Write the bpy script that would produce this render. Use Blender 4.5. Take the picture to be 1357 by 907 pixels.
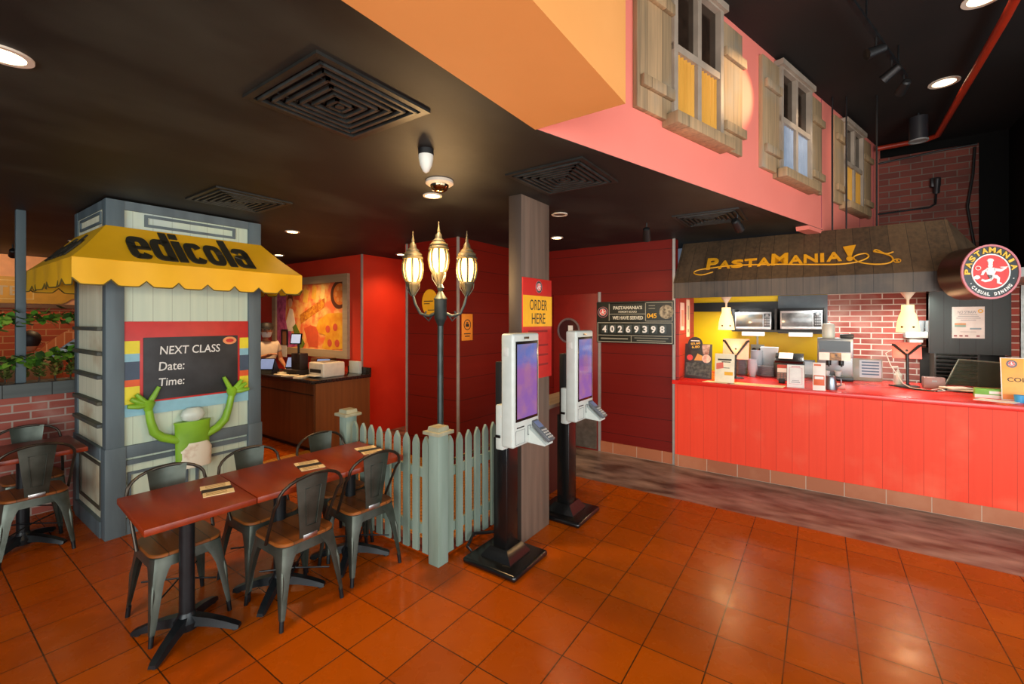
import bpy, bmesh, math, random
from mathutils import Matrix, Vector
random.seed(7)
for o in list(bpy.data.objects): bpy.data.objects.remove(o)
S = bpy.context.scene
COL = S.collection
PI = math.pi

# ------------------------------------------------------------ camera, world, light, exposure
FPX, CU, CV, EYE = 584.5, 678.5, 424.0, 1.75
YAW = math.radians(34.9)
cd = bpy.data.cameras.new('camera'); cam = bpy.data.objects.new('camera', cd); COL.objects.link(cam)
cd.sensor_width = 36; cd.lens = 36*FPX/1357; cd.shift_y = -29.5/1357; cd.clip_start = .05
cam.location = (0, 0, EYE); cam.rotation_euler = (PI/2, 0, YAW)
S.camera = cam
S.view_settings.view_transform = 'Standard'; S.view_settings.look = 'None'
S.view_settings.gamma = 1; S.view_settings.use_curve_mapping = False
S.view_settings.exposure = 0.28
W = bpy.data.worlds.new('world'); S.world = W; W.use_nodes = True
W.node_tree.nodes['Background'].inputs[0].default_value = (.55, .68, .9, 1)
W.node_tree.nodes['Background'].inputs[1].default_value = 0.12

def lamp(kind, loc, target, power, color, size=.1, angle=120, blend=.8, size_y=None):
    l = bpy.data.lights.new(kind.lower()+'_light', kind); l.energy = power; l.color = color
    if kind == 'SPOT': l.spot_size = math.radians(angle); l.spot_blend = blend; l.shadow_soft_size = size
    elif kind == 'POINT': l.shadow_soft_size = size
    else:
        l.size = size
        if size_y: l.shape = 'RECTANGLE'; l.size_y = size_y
    o = bpy.data.objects.new(kind.lower()+'_light', l); COL.objects.link(o); o.location = loc
    d = Vector(target)-Vector(loc); o.rotation_euler = d.to_track_quat('-Z', 'Y').to_euler()
    return o
WARM = (1, .62, .3)
# daylight through the glazed shopfront to the right of the camera and behind it
lamp('AREA', (3.4, 2.2, 1.6), (0, 2.6, 1.3), 120, (.93, .98, 1), 4.4, size_y=2.5)
lamp('AREA', (.7, -2.8, 1.6), (-1.0, 5, 1.5), 250, (.95, .98, .96), 5.6, size_y=2.3)
lamp('AREA', (2.6, 0.0, 1.3), (.6, 5.6, 1.0), 85, (1, .96, .88), 2.2, size_y=2.2)

# ------------------------------------------------------------ helpers
def pt(u, v):
    c, s = math.cos(YAW), math.sin(YAW); a = (u-CU)/FPX
    return Vector((c*a-s, s*a+c, -(v-CV)/FPX))
def wy(u, v, y):                       # a point of the wall plane y
    r = pt(u, v); t = y/r[1]; return Vector((r[0]*t, y, EYE+r[2]*t))
def wx(u, v, x):
    r = pt(u, v); t = x/r[0]; return Vector((x, r[1]*t, EYE+r[2]*t))
def hexc(h):
    h = h.lstrip('#'); o = []
    for i in (0, 2, 4):
        c = int(h[i:i+2], 16)/255; o.append(c/12.92 if c <= .04045 else ((c+.055)/1.055)**2.4)
    return (o[0], o[1], o[2], 1)
def fr(o, right, up=(0, 0, 1)):
    r = Vector(right).normalized(); u = Vector(up).normalized(); n = r.cross(u).normalized(); u = n.cross(r)
    return Matrix(((r.x, u.x, n.x, o[0]), (r.y, u.y, n.y, o[1]), (r.z, u.z, n.z, o[2]), (0, 0, 0, 1)))
MATS = {}
class NT:
    def __init__(s, name):
        s.m = bpy.data.materials.new(name); s.m.use_nodes = True; s.t = s.m.node_tree; s.n = s.t.nodes
        s.b = s.n['Principled BSDF']; s.co = None
    def new(s, ty, **k):
        x = s.n.new(ty)
        for a, b in k.items(): setattr(x, a, b)
        return x
    def link(s, a, b): s.t.links.new(a, b)
    def obj(s):
        if not s.co: s.co = s.new('ShaderNodeTexCoord')
        return s.co.outputs['Object']
    def math(s, op, a, b=0.0):
        x = s.new('ShaderNodeMath', operation=op)
        for i, q in enumerate((a, b)):
            if isinstance(q, (int, float)): x.inputs[i].default_value = q
            else: s.link(q, x.inputs[i])
        return x.outputs[0]
    def mix(s, f, a, b):
        x = s.new('ShaderNodeMix', data_type='RGBA')
        for i, q in ((0, f), (6, a), (7, b)):
            if hasattr(q, 'links') or hasattr(q, 'is_linked'): s.link(q, x.inputs[i])
            else: x.inputs[i].default_value = q
        return x.outputs[2]
    def noise(s, scale, vec=None, detail=5, sc=(1, 1, 1), lo=.35, hi=.65):
        mp = s.new('ShaderNodeMapping'); mp.inputs['Scale'].default_value = sc
        s.link(vec or s.obj(), mp.inputs[0])
        n = s.new('ShaderNodeTexNoise'); n.inputs['Scale'].default_value = scale; n.inputs['Detail'].default_value = detail
        s.link(mp.outputs[0], n.inputs['Vector'])
        r = s.new('ShaderNodeMapRange'); r.inputs[1].default_value = lo; r.inputs[2].default_value = hi
        s.link(n.outputs[0], r.inputs[0]); return r.outputs[0]
    def bump(s, h, strength=.3, dist=.01):
        b = s.new('ShaderNodeBump'); b.inputs['Strength'].default_value = strength; b.inputs['Distance'].default_value = dist
        s.link(h, b.inputs['Height']); s.link(b.outputs[0], s.b.inputs['Normal'])
    def base(s, c): s.link(c, s.b.inputs['Base Color'])
def mat(name, col, rough=.5, metal=0, col2=None, scale=12, sc=(1, 1, 1), emit=0, ecol=None, alpha=None, bump=0, spec=None, trans=0, lo=.35, hi=.65):
    if name in MATS: return MATS[name]
    T = NT(name); b = T.b
    b.inputs['Roughness'].default_value = rough; b.inputs['Metallic'].default_value = metal
    c = hexc(col); c2 = hexc(col2) if col2 else tuple(x*.88 for x in c[:3])+(1,)
    f = T.noise(scale, sc=sc, lo=lo, hi=hi)
    T.base(T.mix(f, c, c2))
    if bump: T.bump(f, bump)
    if emit:
        b.inputs['Emission Color'].default_value = hexc(ecol or col); b.inputs['Emission Strength'].default_value = emit
    if trans: b.inputs['Transmission Weight'].default_value = trans; b.inputs['IOR'].default_value = 1.2
    if alpha is not None: b.inputs['Alpha'].default_value = alpha
    if spec is not None: b.inputs['Specular IOR Level'].default_value = spec
    MATS[name] = T.m; return T.m
def planks(name, axis, width, c1, c2, gap='#20201e', grain='z', rough=.6, gapw=.025, gscale=9, bump=.25, c3=None, spec=None, off=0.0):
    if name in MATS: return MATS[name]
    T = NT(name); sp = T.new('ShaderNodeSeparateXYZ'); T.link(T.obj(), sp.inputs[0])
    q = T.math('DIVIDE', T.math('ADD', sp.outputs['XYZ'.index(axis.upper())], off), width)
    fl = T.math('FLOOR', q); f = T.math('FRACT', q)
    wn = T.new('ShaderNodeTexWhiteNoise', noise_dimensions='1D'); T.link(fl, wn.inputs['W'])
    sc = {'x': (.12, 2.2, 2.2), 'y': (2.2, .12, 2.2), 'z': (2.2, 2.2, .12)}[grain]
    vv = T.new('ShaderNodeVectorMath', operation='ADD'); T.link(T.obj(), vv.inputs[0])
    cb = T.new('ShaderNodeCombineXYZ')
    for i in range(3): T.link(T.math('MULTIPLY', fl, 3.7), cb.inputs[i])
    T.link(cb.outputs[0], vv.inputs[1])
    g = T.noise(gscale, vec=vv.outputs[0], sc=sc, lo=.3, hi=.7, detail=8)
    k = T.math('ADD', T.math('MULTIPLY', g, .6), T.math('MULTIPLY', wn.outputs[0], .4))
    c = T.mix(k, hexc(c1), hexc(c2))
    if c3:
        w = T.noise(2.2, lo=.55, hi=.8, detail=6); c = T.mix(w, c, hexc(c3))
    e = T.math('MAXIMUM', T.math('LESS_THAN', f, gapw), T.math('GREATER_THAN', f, 1-gapw))
    T.base(T.mix(e, c, hexc(gap)))
    T.b.inputs['Roughness'].default_value = rough
    if spec is not None: T.b.inputs['Specular IOR Level'].default_value = spec
    T.bump(T.math('SUBTRACT', T.math('MULTIPLY', g, .2), e), bump, .006)
    MATS[name] = T.m; return T.m
def bricks(name, a, b, w, h, mortar, c1, c2, cm, offset=.5, rough=.8, shift=(0, 0), c3=None, bump=.5, rn=0, c3hi=.8, c3lo=.5, spec=.5, bumpd=.008):
    if name in MATS: return MATS[name]
    T = NT(name); sp = T.new('ShaderNodeSeparateXYZ'); T.link(T.obj(), sp.inputs[0])
    cb = T.new('ShaderNodeCombineXYZ')
    T.link(T.math('ADD', sp.outputs['XYZ'.index(a)], shift[0]), cb.inputs[0]); T.link(T.math('ADD', sp.outputs['XYZ'.index(b)], shift[1]), cb.inputs[1])
    br = T.new('ShaderNodeTexBrick', offset=offset); T.link(cb.outputs[0], br.inputs['Vector'])
    br.inputs['Color1'].default_value = hexc(c1); br.inputs['Color2'].default_value = hexc(c2); br.inputs['Mortar'].default_value = hexc(cm)
    br.inputs['Scale'].default_value = 1; br.inputs['Brick Width'].default_value = w; br.inputs['Row Height'].default_value = h
    br.inputs['Mortar Size'].default_value = mortar; br.inputs['Mortar Smooth'].default_value = .2
    c = br.outputs['Color']
    n = T.noise(7, lo=.3, hi=.75, detail=7)
    if c3: c = T.mix(T.math('MULTIPLY', T.noise(2.6, lo=c3lo, hi=c3hi, detail=8), .75), c, hexc(c3))
    T.base(c); T.b.inputs['Roughness'].default_value = rough; T.b.inputs['Specular IOR Level'].default_value = spec
    if rn:
        T.link(T.math('ADD', T.math('MULTIPLY', n, rn), rough), T.b.inputs['Roughness'])
    T.bump(T.math('SUBTRACT', T.math('MULTIPLY', n, .12 if rough > .5 else .015), br.outputs['Fac']), bump, bumpd)
    MATS[name] = T.m; return T.m

class MB:
    """collects shapes; base = inverse of the owning thing's matrix, F = working frame"""
    def __init__(s, base=None):
        s.bm = bmesh.new(); s.F = Matrix()
        if base is None: s.base = Matrix()
        elif isinstance(base, bpy.types.Object): s.base = (Matrix.Translation(base.location)@base.rotation_euler.to_matrix().to_4x4()).inverted()
        else: s.base = Matrix.Translation(-Vector(base))
    def at(s, F): s.F = F; return s
    def v(s, co): return s.bm.verts.new(s.base @ (s.F @ Vector(co)))
    def face(s, vs):
        try: return s.bm.faces.new(vs)
        except ValueError: return None
    def box(s, x0, x1, y0, y1, z0, z1, b=0, seg=2):
        q = [s.v((x, y, z)) for z in (z0, z1) for y in (y0, y1) for x in (x0, x1)]
        fs = [s.face([q[i] for i in f]) for f in ((0, 2, 3, 1), (4, 5, 7, 6), (0, 1, 5, 4), (2, 6, 7, 3), (0, 4, 6, 2), (1, 3, 7, 5))]
        if b:
            es = list({e for f in fs for e in f.edges})
            bmesh.ops.bevel(s.bm, geom=es, offset=b, segments=seg, affect='EDGES', profile=.5)
        return s
    def loft(s, rings, cap=True, closed=True):
        R = [[s.v(p) for p in r] for r in rings]; n = len(R[0])
        for a, b in zip(R, R[1:]):
            for i in range(n if closed else n-1): s.face([a[i], a[(i+1) % n], b[(i+1) % n], b[i]])
        if cap: s.face(R[0][::-1]); s.face(R[-1])
        return s
    def tube(s, pts, r, n=8, closed=False, flat=1.0):
        P = [Vector(p) for p in pts]; N = len(P); rs = r if isinstance(r, (list, tuple)) else [r]*N
        tang = []
        for i in range(N):
            if closed: t = P[(i+1) % N]-P[i-1]
            else: t = P[min(i+1, N-1)]-P[max(i-1, 0)]
            tang.append(t.normalized())
        up = Vector((0, 0, 1)) if abs(tang[0].z) < .9 else Vector((1, 0, 0))
        a = tang[0].cross(up).normalized(); rings = []
        for i in range(N):
            a = (a-tang[i]*a.dot(tang[i])).normalized(); b = tang[i].cross(a)
            rings.append([P[i]+(a*math.cos(2*PI*k/n)+b*math.sin(2*PI*k/n)*flat)*rs[i] for k in range(n)])
        if closed: rings.append(rings[0]); return s.loft(rings, cap=False)
        return s.loft(rings)
    def cyl(s, p0, p1, r0, r1=None, n=16): return s.tube([p0, p1], [r0, r0 if r1 is None else r1], n)
    def lathe(s, prof, c=(0, 0, 0), n=20, cap=True):
        return s.loft([[(c[0]+r*math.cos(2*PI*k/n), c[1]+r*math.sin(2*PI*k/n), c[2]+z) for k in range(n)] for r, z in prof], cap)
    def prism(s, poly, z0, z1):
        a = [s.v((p[0], p[1], z0)) for p in poly]; b = [s.v((p[0], p[1], z1)) for p in poly]; n = len(poly)
        s.face(a[::-1]); s.face(b)
        for i in range(n): s.face([a[i], a[(i+1) % n], b[(i+1) % n], b[i]])
        return s
    def disc(s, x, y, r, z0, z1, n=28, ry=None):
        return s.prism([(x+r*math.cos(2*PI*k/n), y+(ry or r)*math.sin(2*PI*k/n)) for k in range(n)], z0, z1)
    def ring(s, x, y, r0, r1, z0, z1, n=32):
        o = []
        for r, z in ((r0, z0), (r1, z0), (r1, z1), (r0, z1)): o.append([s.v((x+r*math.cos(2*PI*k/n), y+r*math.sin(2*PI*k/n), z)) for k in range(n)])
        for j in range(4):
            a, b = o[j], o[(j+1) % 4]
            for i in range(n): s.face([a[i], a[(i+1) % n], b[(i+1) % n], b[i]])
        return s
    def text(s, txt, x, y, w, h, z0=0, dz=.002, bold=.0, shear=0, rot=0, curve=None):
        """lettering fitted to the box w x h centred on x, y of the working frame"""
        cu = bpy.data.curves.new('text', 'FONT'); cu.body = txt; cu.extrude = .5; cu.offset = bold; cu.resolution_u = 3; cu.shear = shear
        o = bpy.data.objects.new('text', cu); COL.objects.link(o)
        me = bpy.data.meshes.new_from_object(o.evaluated_get(bpy.context.evaluated_depsgraph_get()))
        bpy.data.objects.remove(o); bpy.data.curves.remove(cu)
        xs = [v.co.x for v in me.vertices]; ys = [v.co.y for v in me.vertices]
        if xs:
            x0, x1, y0, y1 = min(xs), max(xs), min(ys), max(ys); c, sn = math.cos(rot), math.sin(rot); vs = []
            for v in me.vertices:
                px = ((v.co.x-x0)/(x1-x0)-.5)*w; py = ((v.co.y-y0)/max(1e-6, y1-y0)-.5)*h
                if curve: py += curve(px)
                vs.append(s.v((x+px*c-py*sn, y+px*sn+py*c, z0+(dz if v.co.z > 0 else 0))))
            for p in me.polygons: s.face([vs[i] for i in p.vertices])
        bpy.data.meshes.remove(me); return s
    def arctext(s, txt, r, a0, a1, h, w, z0, dz, bold=.02, inner=False):
        n = len(txt)
        for i, ch in enumerate(txt):
            if ch == ' ': continue
            a = a0+(a1-a0)*i/(n-1); ww = w*(.45 if ch in "I'" else 1.15 if ch == 'M' else 1)
            s.text(ch, r*math.cos(a), r*math.sin(a), ww, h, z0, dz, bold, rot=a-PI/2+(PI if inner else 0))
        return s
    def mesh(s, name, material, smooth=35):
        bmesh.ops.remove_doubles(s.bm, verts=s.bm.verts[:], dist=1e-6)
        bmesh.ops.recalc_face_normals(s.bm, faces=s.bm.faces[:])
        me = bpy.data.meshes.new(name); s.bm.to_mesh(me); s.bm.free()
        me.polygons.foreach_set('use_smooth', [True]*len(me.polygons)); me.set_sharp_from_angle(angle=math.radians(smooth))
        me.materials.append(material); return me
    def part(s, name, material, parent, label=None, smooth=35):
        o = bpy.data.objects.new(name, s.mesh(name, material, smooth)); COL.objects.link(o); o.parent = parent
        if label: o['label'] = label
        return o
    def solo(s, name, material, loc, label, cat, group=None, smooth=35, kind=None):
        o = bpy.data.objects.new(name, s.mesh(name, material, smooth)); COL.objects.link(o); o.location = loc
        tag(o, label, cat, group, kind); return o
    def struct(s, name, material, label=None):
        o = bpy.data.objects.new(name, s.mesh(name, material)); COL.objects.link(o); o['kind'] = 'structure'
        if label: o['label'] = label
        return o
def tag(o, label, cat, group=None, kind=None):
    o['label'] = label; o['category'] = cat
    if group: o['group'] = group
    if kind: o['kind'] = kind
def thing(name, label, cat, loc=(0, 0, 0), rz=0, group=None):
    o = bpy.data.objects.new(name, None); COL.objects.link(o); o.empty_display_size = .1
    o.location = loc; o.rotation_euler = (0, 0, rz); tag(o, label, cat, group); return o
def dup(root, loc, rz, label):
    def rec(o, par):
        c = o.copy(); COL.objects.link(c)
        if par: c.parent = par
        for ch in [k for k in o.children]: rec(ch, c)
        return c
    r = rec(root, None); r.location = loc; r.rotation_euler = (0, 0, rz); r['label'] = label; return r
def arc(cx, cy, r, a0, a1, n=10): return [(cx+r*math.cos(a0+(a1-a0)*i/n), cy+r*math.sin(a0+(a1-a0)*i/n)) for i in range(n+1)]

# ------------------------------------------------------------ materials of the place
M_TILE = bricks('terracotta_tile', 'X', 'Y', .3168, .309, .0035, '#a04402', '#ae4e02', '#3a200c', offset=0, rough=.23, shift=(1.101-.0018, -1.417+.0018), c3='#903a02', bump=.25, rn=.1, bumpd=.004, spec=.2)
M_CONC = mat('polished_concrete', '#a48c7a', .34, col2='#46342a', scale=4.5, lo=.3, hi=.68, bump=.05, sc=(.6, 1.6, 1))
M_YTILE = bricks('yellow_mosaic', 'X', 'Y', .05, .05, .004, '#c98a2c', '#b87a22', '#7a4a18', offset=0, rough=.4)
M_CEIL = mat('black_ceiling_paint', '#080907', .6, col2='#383c34', scale=1.7, lo=.48, hi=.85, sc=(1, .6, 1))
M_CEIL2 = mat('black_ceiling_upper', '#0c0a08', .7, col2='#16110e', scale=1.2)
M_PINK = mat('pink_wall_paint', '#ec8474', .6, col2='#e88070', scale=2)
M_ORANGE = mat('orange_plaster', '#e6a058', .65, col2='#de9850', scale=1.5)
M_RED = planks('red_shiplap', 'z', .262, '#701006', '#680e05', gap='#350603', grain='x', rough=.5, gapw=.012, bump=.2, spec=.25)
M_REDP = mat('red_wall_paint', '#d83a20', .5, col2='#cc321a', scale=2)
M_BRICK = bricks('red_brick_wall', 'X', 'Z', .225, .075, .007, '#a04c40', '#803a30', '#c4b6aa', c3='#b08e82')
M_BRICKU = bricks('dark_red_brick_wall', 'X', 'Z', .225, .086, .006, '#7c3a2c', '#5e2a20', '#6b5f55', c3='#4a2820')
M_BRICKP = bricks('whitewashed_brick', 'Y', 'Z', .22, .072, .007, '#a85848', '#8e4438', '#a89488', c3='#c0a094')
M_BRICKF = bricks('orange_brick', 'Y', 'Z', .3, .1, .008, '#b4532f', '#a04424', '#c08a5a', c3='#c46a40')
M_BLACKW = planks('black_wood_wall', 'x', .13, '#2c3432', '#262d2b', gap='#1c2220', rough=.5)
M_STEEL = mat('brushed_steel', '#c4c4c2', .28, 1, col2='#a8a8a6', scale=20)
M_TBASE = bricks('terracotta_skirting', 'X', 'Z', .3168, .6, .004, '#a8603c', '#9a5434', '#b89a84', offset=0, rough=.5, c3='#b87a58')
M_BLK = mat('matt_black', '#121212', .5)
M_BLKG = mat('gloss_black', '#101010', .22)
M_BLKM = mat('black_metal', '#16181a', .35, .4, col2='#23282b')
M_WHITE = mat('white_plastic', '#c0c9c3', .35, col2='#b9c2bb')
M_PAPER = mat('white_paper', '#ece8e0', .7)
M_CREAM = mat('cream_card', '#efd9a6', .6, col2='#e6cd98')
M_INK = mat('dark_ink', '#2c2824', .7)
M_GREY = mat('grey_plastic', '#8b9093', .45)
M_YEL = mat('yellow_sign', '#efb021', .5, col2='#e8a81c')
M_SRED = mat('sign_red', '#c8261f', .5)
M_LOGOW = mat('sign_white', '#f2eee6', .5)
M_GLOW = mat('lit_lamp_disc', '#fff2d8', .5, emit=14, ecol='#ffe0ac')
M_GLOWH = mat('lit_high_lamp_disc', '#fff2d8', .5, emit=4, ecol='#ffe4b8')
M_RIM = mat('cream_lamp_rim', '#d8cbb8', .4)

# ------------------------------------------------------------ setting
MB().box(-12, 3.2, -3, 4.45, -.1, 0).struct('floor', M_TILE)
MB().box(-12, 3.2, 4.45, 8.3, -.1, -.001).struct('floor', M_CONC)
MB().box(-5.6, -2.32, 2.42, 4.12, 0, .012).struct('floor', M_YTILE)
MB().prism([(-12, -3), (-1.2, -3), (-1.2, 1.93), (.031, 5.9), (-.02, 6.3), (-12, 6.3)], 2.73, 2.734).struct('ceiling', M_CEIL)
MB().box(-1.35, 3.2, -3, 8.3, 4.15, 4.3).struct('ceiling', M_CEIL2)
MB().box(-1.2, -.72, -3, 1.93, 2.728, 4.15).struct('trim_1', M_ORANGE, 'orange bulkhead beam under the high ceiling')
# pink upper wall: foot line (-1.2,1.93) -> (.69,8.0)
PD = Vector((.31, 1, 0)).normalized(); PN = Vector((PD.y, -PD.x, 0))      # along, outward (towards camera side)
PF = fr((-1.2, 1.932, 0), PD)                                              # x along wall, y up, z outward
if PF.col[2].xyz.dot(PN) < 0: raise Exception('frame')
PL = (8.05-1.932)*math.hypot(.31, 1); PM = (5.5-1.932)*math.hypot(.31, 1)
mb = MB().at(PF)
PK = (5.93-1.932)*math.hypot(.31, 1)
mb.prism([(0, 2.7345), (PM, 2.7345), (PM+.02, 2.69), (PK, 2.69), (PK, 2.2), (PL, 2.2), (PL, 4.15), (0, 4.15)], -.12, 0)
mb.struct('wall_upper', M_PINK)
for q in (PM+.36, PL-.95, PL-.35):
    MB().at(PF).box(q-.006, q+.006, 2.75 if q < PK else 2.35, 4.15, 0, .004).struct('trim_2', mat('pink_joint_strip', '#a8505a', .6))
MB().box(-3.5, -1.43, 5.5, 5.62, 0, 2.73).struct('wall_back', M_RED)
MB().box(-1.45, -1.395, 5.53, 6.3, 0, 2.12).struct('wall_return', planks('red_shiplap_return', 'z', .262, '#a2261c', '#981f17', gap='#4a0d09', grain='y', rough=.45, gapw=.012))
M_REDY = planks('red_shiplap_side', 'z', .262, '#701204', '#661004', gap='#350603', grain='y', rough=.5, gapw=.012, bump=.2, spec=.25)
MB().box(-3.6, -3.5, 3.95, 5.5, 0, 2.73).struct('wall_box_side', M_REDY)
MB().box(-4.38, -3.5, 3.91, 3.95, 0, 2.73).struct('wall_box_front', M_RED)
MB().box(-4.42, -4.38, 3.91, 5.1, 0, 2.73).struct('wall_box_left', M_REDP)
MB().box(-5.7, -4.4, 5.0, 5.1, 0, 2.73).struct('wall_recess', M_REDP)
MB().box(-5.7, -5.6, 4.2, 5.0, 0, 2.73).struct('wall_corner', M_REDP)
MB().box(-12, -5.6, 4.12, 4.2, 0, 2.73).struct('wall_mural', M_REDP)
MB().box(-10.2, -10, -3, 4.12, 0, 1.97).struct('wall_left', M_BRICKF)
MB().box(-10.2, -9.98, -3, 4.12, 1.97, 2.73).struct('wall_left_upper', mat('orange_cream_wall', '#e8a878', .6))
MB().box(-10.02, -9.9, -3, 4.12, 1.93, 1.99).struct('trim_3', mat('brown_ledge', '#6a4a34', .5))
MB().box(.55, 1.66, 8.0, 8.1, 2.1, 4.0).struct('wall_back_upper', M_BRICKU)
M_BW = mat('dead_black_paint', '#090807', .85, spec=.2)
MB().box(.4, 3.2, 8.12, 8.2, 0, 4.15).struct('wall_end', M_BW)
MB().box(1.95, 2.05, 5.4, 8.12, 0, 4.15).struct('wall_right', M_BW)
# kitchen shell
M_KYEL = mat('kitchen_yellow', '#fad000', .5, col2='#f4c800', scale=3)
MB().box(-3.0, .09, 7.6, 7.68, 0, 2.12).struct('wall_kitchen', M_KYEL)
MB().box(.09, 1.1, 7.55, 7.68, 0, 2.12).struct('wall_kitchen_brick', M_BRICK)
MB().box(-3.0, .09, 7.56, 7.6, 1.88, 2.02).struct('trim_4', mat('black_band', '#1d2022', .5))
MB().box(-.5, .09, 7.54, 7.6, 1.55, 2.1).struct('trim_4', mat('grey_wall_panel', '#59636a', .5))
MB().box(-3.05, -3.0, 5.6, 7.68, 0, 2.12).struct('wall_kitchen_left', M_KYEL)
MB().box(-3.05, 1.95, 5.6, 7.68, 2.12, 2.2).struct('ceiling', mat('kitchen_ceiling', '#9a9c98', .6))
# dark timber wall on the right with its hatch, brick edge and door strip
mb = MB(); mb.box(1.05, 1.70, 7.0, 7.06, 1.36, 2.12); mb.struct('wall_hatch', M_BLACKW)
MB().box(1.05, 1.70, 7.0, 7.06, 0, .98).struct('wall_hatch', M_BLK)
MB().box(1.04, 1.95, 7.5, 7.54, .9, 1.4).struct('wall_hatch_back', mat('hatch_dark', '#181612', .6, col2='#24201a'))
MB().box(1.70, 1.76, 7.0, 7.2, 0, 2.3).struct('wall_brick_edge', M_BRICK)
MB().box(1.765, 1.795, 6.98, 7.06, 0, 2.3).struct('trim_5', M_STEEL)
MB().box(1.795, 1.95, 7.0, 7.06, 0, 2.3).struct('wall_grey_edge', mat('grey_door_panel', '#59605e', .5))
# corner guards
for n, (x0, x1, y0, y1, z1) in enumerate([(-1.458, -1.428, 5.476, 5.499, 2.73), (-3.515, -3.49, 3.895, 3.92, 2.73), (-5.615, -5.59, 4.105, 4.13, 2.73), (-4.395, -4.37, 3.895, 3.92, 2.73), (-2.425, -2.39, 5.485, 5.505, 2.12)]):
    MB().box(x0, x1, y0, y1, 0, z1).struct('trim_%d' % (6+n), mat('corner_guard_metal', '#a8a29c', .45, .3), 'steel corner guard strip')
MB().box(-2.39, -1.44, 5.484, 5.5, 0, .14).struct('baseboard_back', M_TBASE)
# door with its round window and kick plate
d = MB().box(-3.1, -2.43, 5.478, 5.5, 0, 2.1, .003).struct('door_1', mat('red_door_paint', '#80180f', .4), 'red swing door with a round window')
MB().box(-3.08, -2.44, 5.470, 5.478, .02, .52).part('kick_plate', mat('dull_steel', '#9a948a', .4, .8, col2='#807a70'), d)
MB().at(fr((-2.86, 5.478, 1.6), (1, 0, 0))).ring(0, 0, .15, .175, 0, .012).part('window_ring', M_STEEL, d)
MB().at(fr((-2.86, 5.478, 1.6), (1, 0, 0))).disc(0, 0, .15, 0, .004).part('round_pane', mat('door_glass', '#3a1210', .08), d)
MB().at(fr((-2.83, 5.474, 1.6), (1, 0, 0))).box(-.035, .035, -.05, .07, 0, .004).part('notice', M_PAPER, d)
# wood clad column
MB().box(-2.02, -1.9, 2.85, 3.28, 0, 2.73, .004).struct('column', planks('dark_wood_cladding', 'y', .43, '#7c6656', '#52443a', gap='#3a302a', rough=.55, gapw=.004, off=-2.85), 'timber clad column')
# low planter wall on the left
MB().box(-5.97, -5.77, -1.2, 2.2, 0, 1.07).struct('wall_planter', M_BRICKP)
M_GWOOD = planks('grey_green_wood', 'z', .4, '#5c6a6c', '#465254', rough=.6, gapw=.0)
MB().box(-6.05, -5.74, -1.2, 2.2, 1.07, 1.185).struct('trim_12', planks('grey_planter_wood', 'y', .3, '#5e6462', '#4c5250', grain='y', rough=.65, gapw=.012))

# ------------------------------------------------------------ newspaper kiosk (edicola)
M_PALE = planks('pale_green_planks', 'y', .135, '#c4d2bc', '#aec2b0', gap='#8c9a88', rough=.6, gapw=.012, c3='#aebec0')
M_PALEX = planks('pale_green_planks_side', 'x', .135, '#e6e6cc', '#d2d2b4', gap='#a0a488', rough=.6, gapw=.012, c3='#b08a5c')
M_SLATE = mat('slate_blue_timber', '#5c6c72', .6, col2='#4c5a60', scale=6, sc=(1, 1, .2))
K = thing('newsstand', 'tall grey-green wooden newspaper stand with a yellow scalloped awning lettered edicola', 'newsstand', (-5.11, 1.6, 0))
X1, X0, Y0, Y1, KZ = -4.62, -5.6, 1.02, 2.2, 2.715
MB(K).box(X0+.03, X1-.03, Y0+.03, Y1-.03, 0, KZ-.01).part('core', M_PALE, K)
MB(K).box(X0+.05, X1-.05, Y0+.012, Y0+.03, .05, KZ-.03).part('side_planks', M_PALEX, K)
for x, y in ((X1, Y0), (X1, Y1), (X0, Y0), (X0, Y1)):
    sx = -1 if x == X1 else 1; sy = 1 if y == Y0 else -1
    mb = MB(K); xa, xb = sorted((x, x+sx*.1)); ya, yb = sorted((y, y+sy*.115))
    mb.box(xa, xb, ya, yb, .2, KZ, .004); mb.box(xa-.008, xb+.008, ya-.008, yb+.008, 0, .72, .004); mb.part('corner_post', M_SLATE, K)
mb = MB(K)
mb.box(X1-.03, X1-.005, Y0+.1, Y1-.1, KZ-.07, KZ); mb.box(X0+.1, X1-.1, Y0+.005, Y0+.03, KZ-.07, KZ)
mb.part('top_rail', M_SLATE, K)
def picture_frame(mb, x0, x1, y0, y1, w, z0, z1):
    mb.box(x0, x1, y0, y0+w, z0, z1); mb.box(x0, x1, y1-w, y1, z0, z1); mb.box(x0, x0+w, y0+w, y1-w, z0, z1); mb.box(x1-w, x1, y0+w, y1-w, z0, z1)
FK = fr((X1-.03, 0, 0), (0, 1, 0)); FS = fr((0, Y0+.012, 0), (1, 0, 0))
mb = MB(K).at(FK); picture_frame(mb, 1.27, 1.97, 2.53, 2.63, .022, 0, .014); mb.part('panel_moulding', M_SLATE, K)
mb = MB(K).at(FS); picture_frame(mb, X0+.18, X1-.16, 2.53, 2.63, .02, 0, .012); mb.part('panel_moulding', M_SLATE, K)
for y0, y1 in ((1.16, 1.58), (1.64, 2.06)):
    mb = MB(K).at(FK); picture_frame(mb, y0, y1, .2, .5, .022, 0, .014); mb.part('panel_moulding', M_SLATE, K)
mb = MB(K).at(FS); picture_frame(mb, X0+.17, X1-.16, .2, .58, .022, 0, .012); mb.part('panel_moulding', mat('worn_brown_moulding', '#4e4a3c', .6), K)
MB(K).at(FK).box(1.12, 2.1, .62, .72, 0, .028, .004).part('waist_rail', M_SLATE, K); MB(K).at(FK).box(1.12, 2.1, .56, .60, 0, .018).part('waist_rail', M_SLATE, K); MB(K).at(FK).box(1.12, 2.1, 0, .13, 0, .028).part('foot_board', M_SLATE, K)
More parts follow.
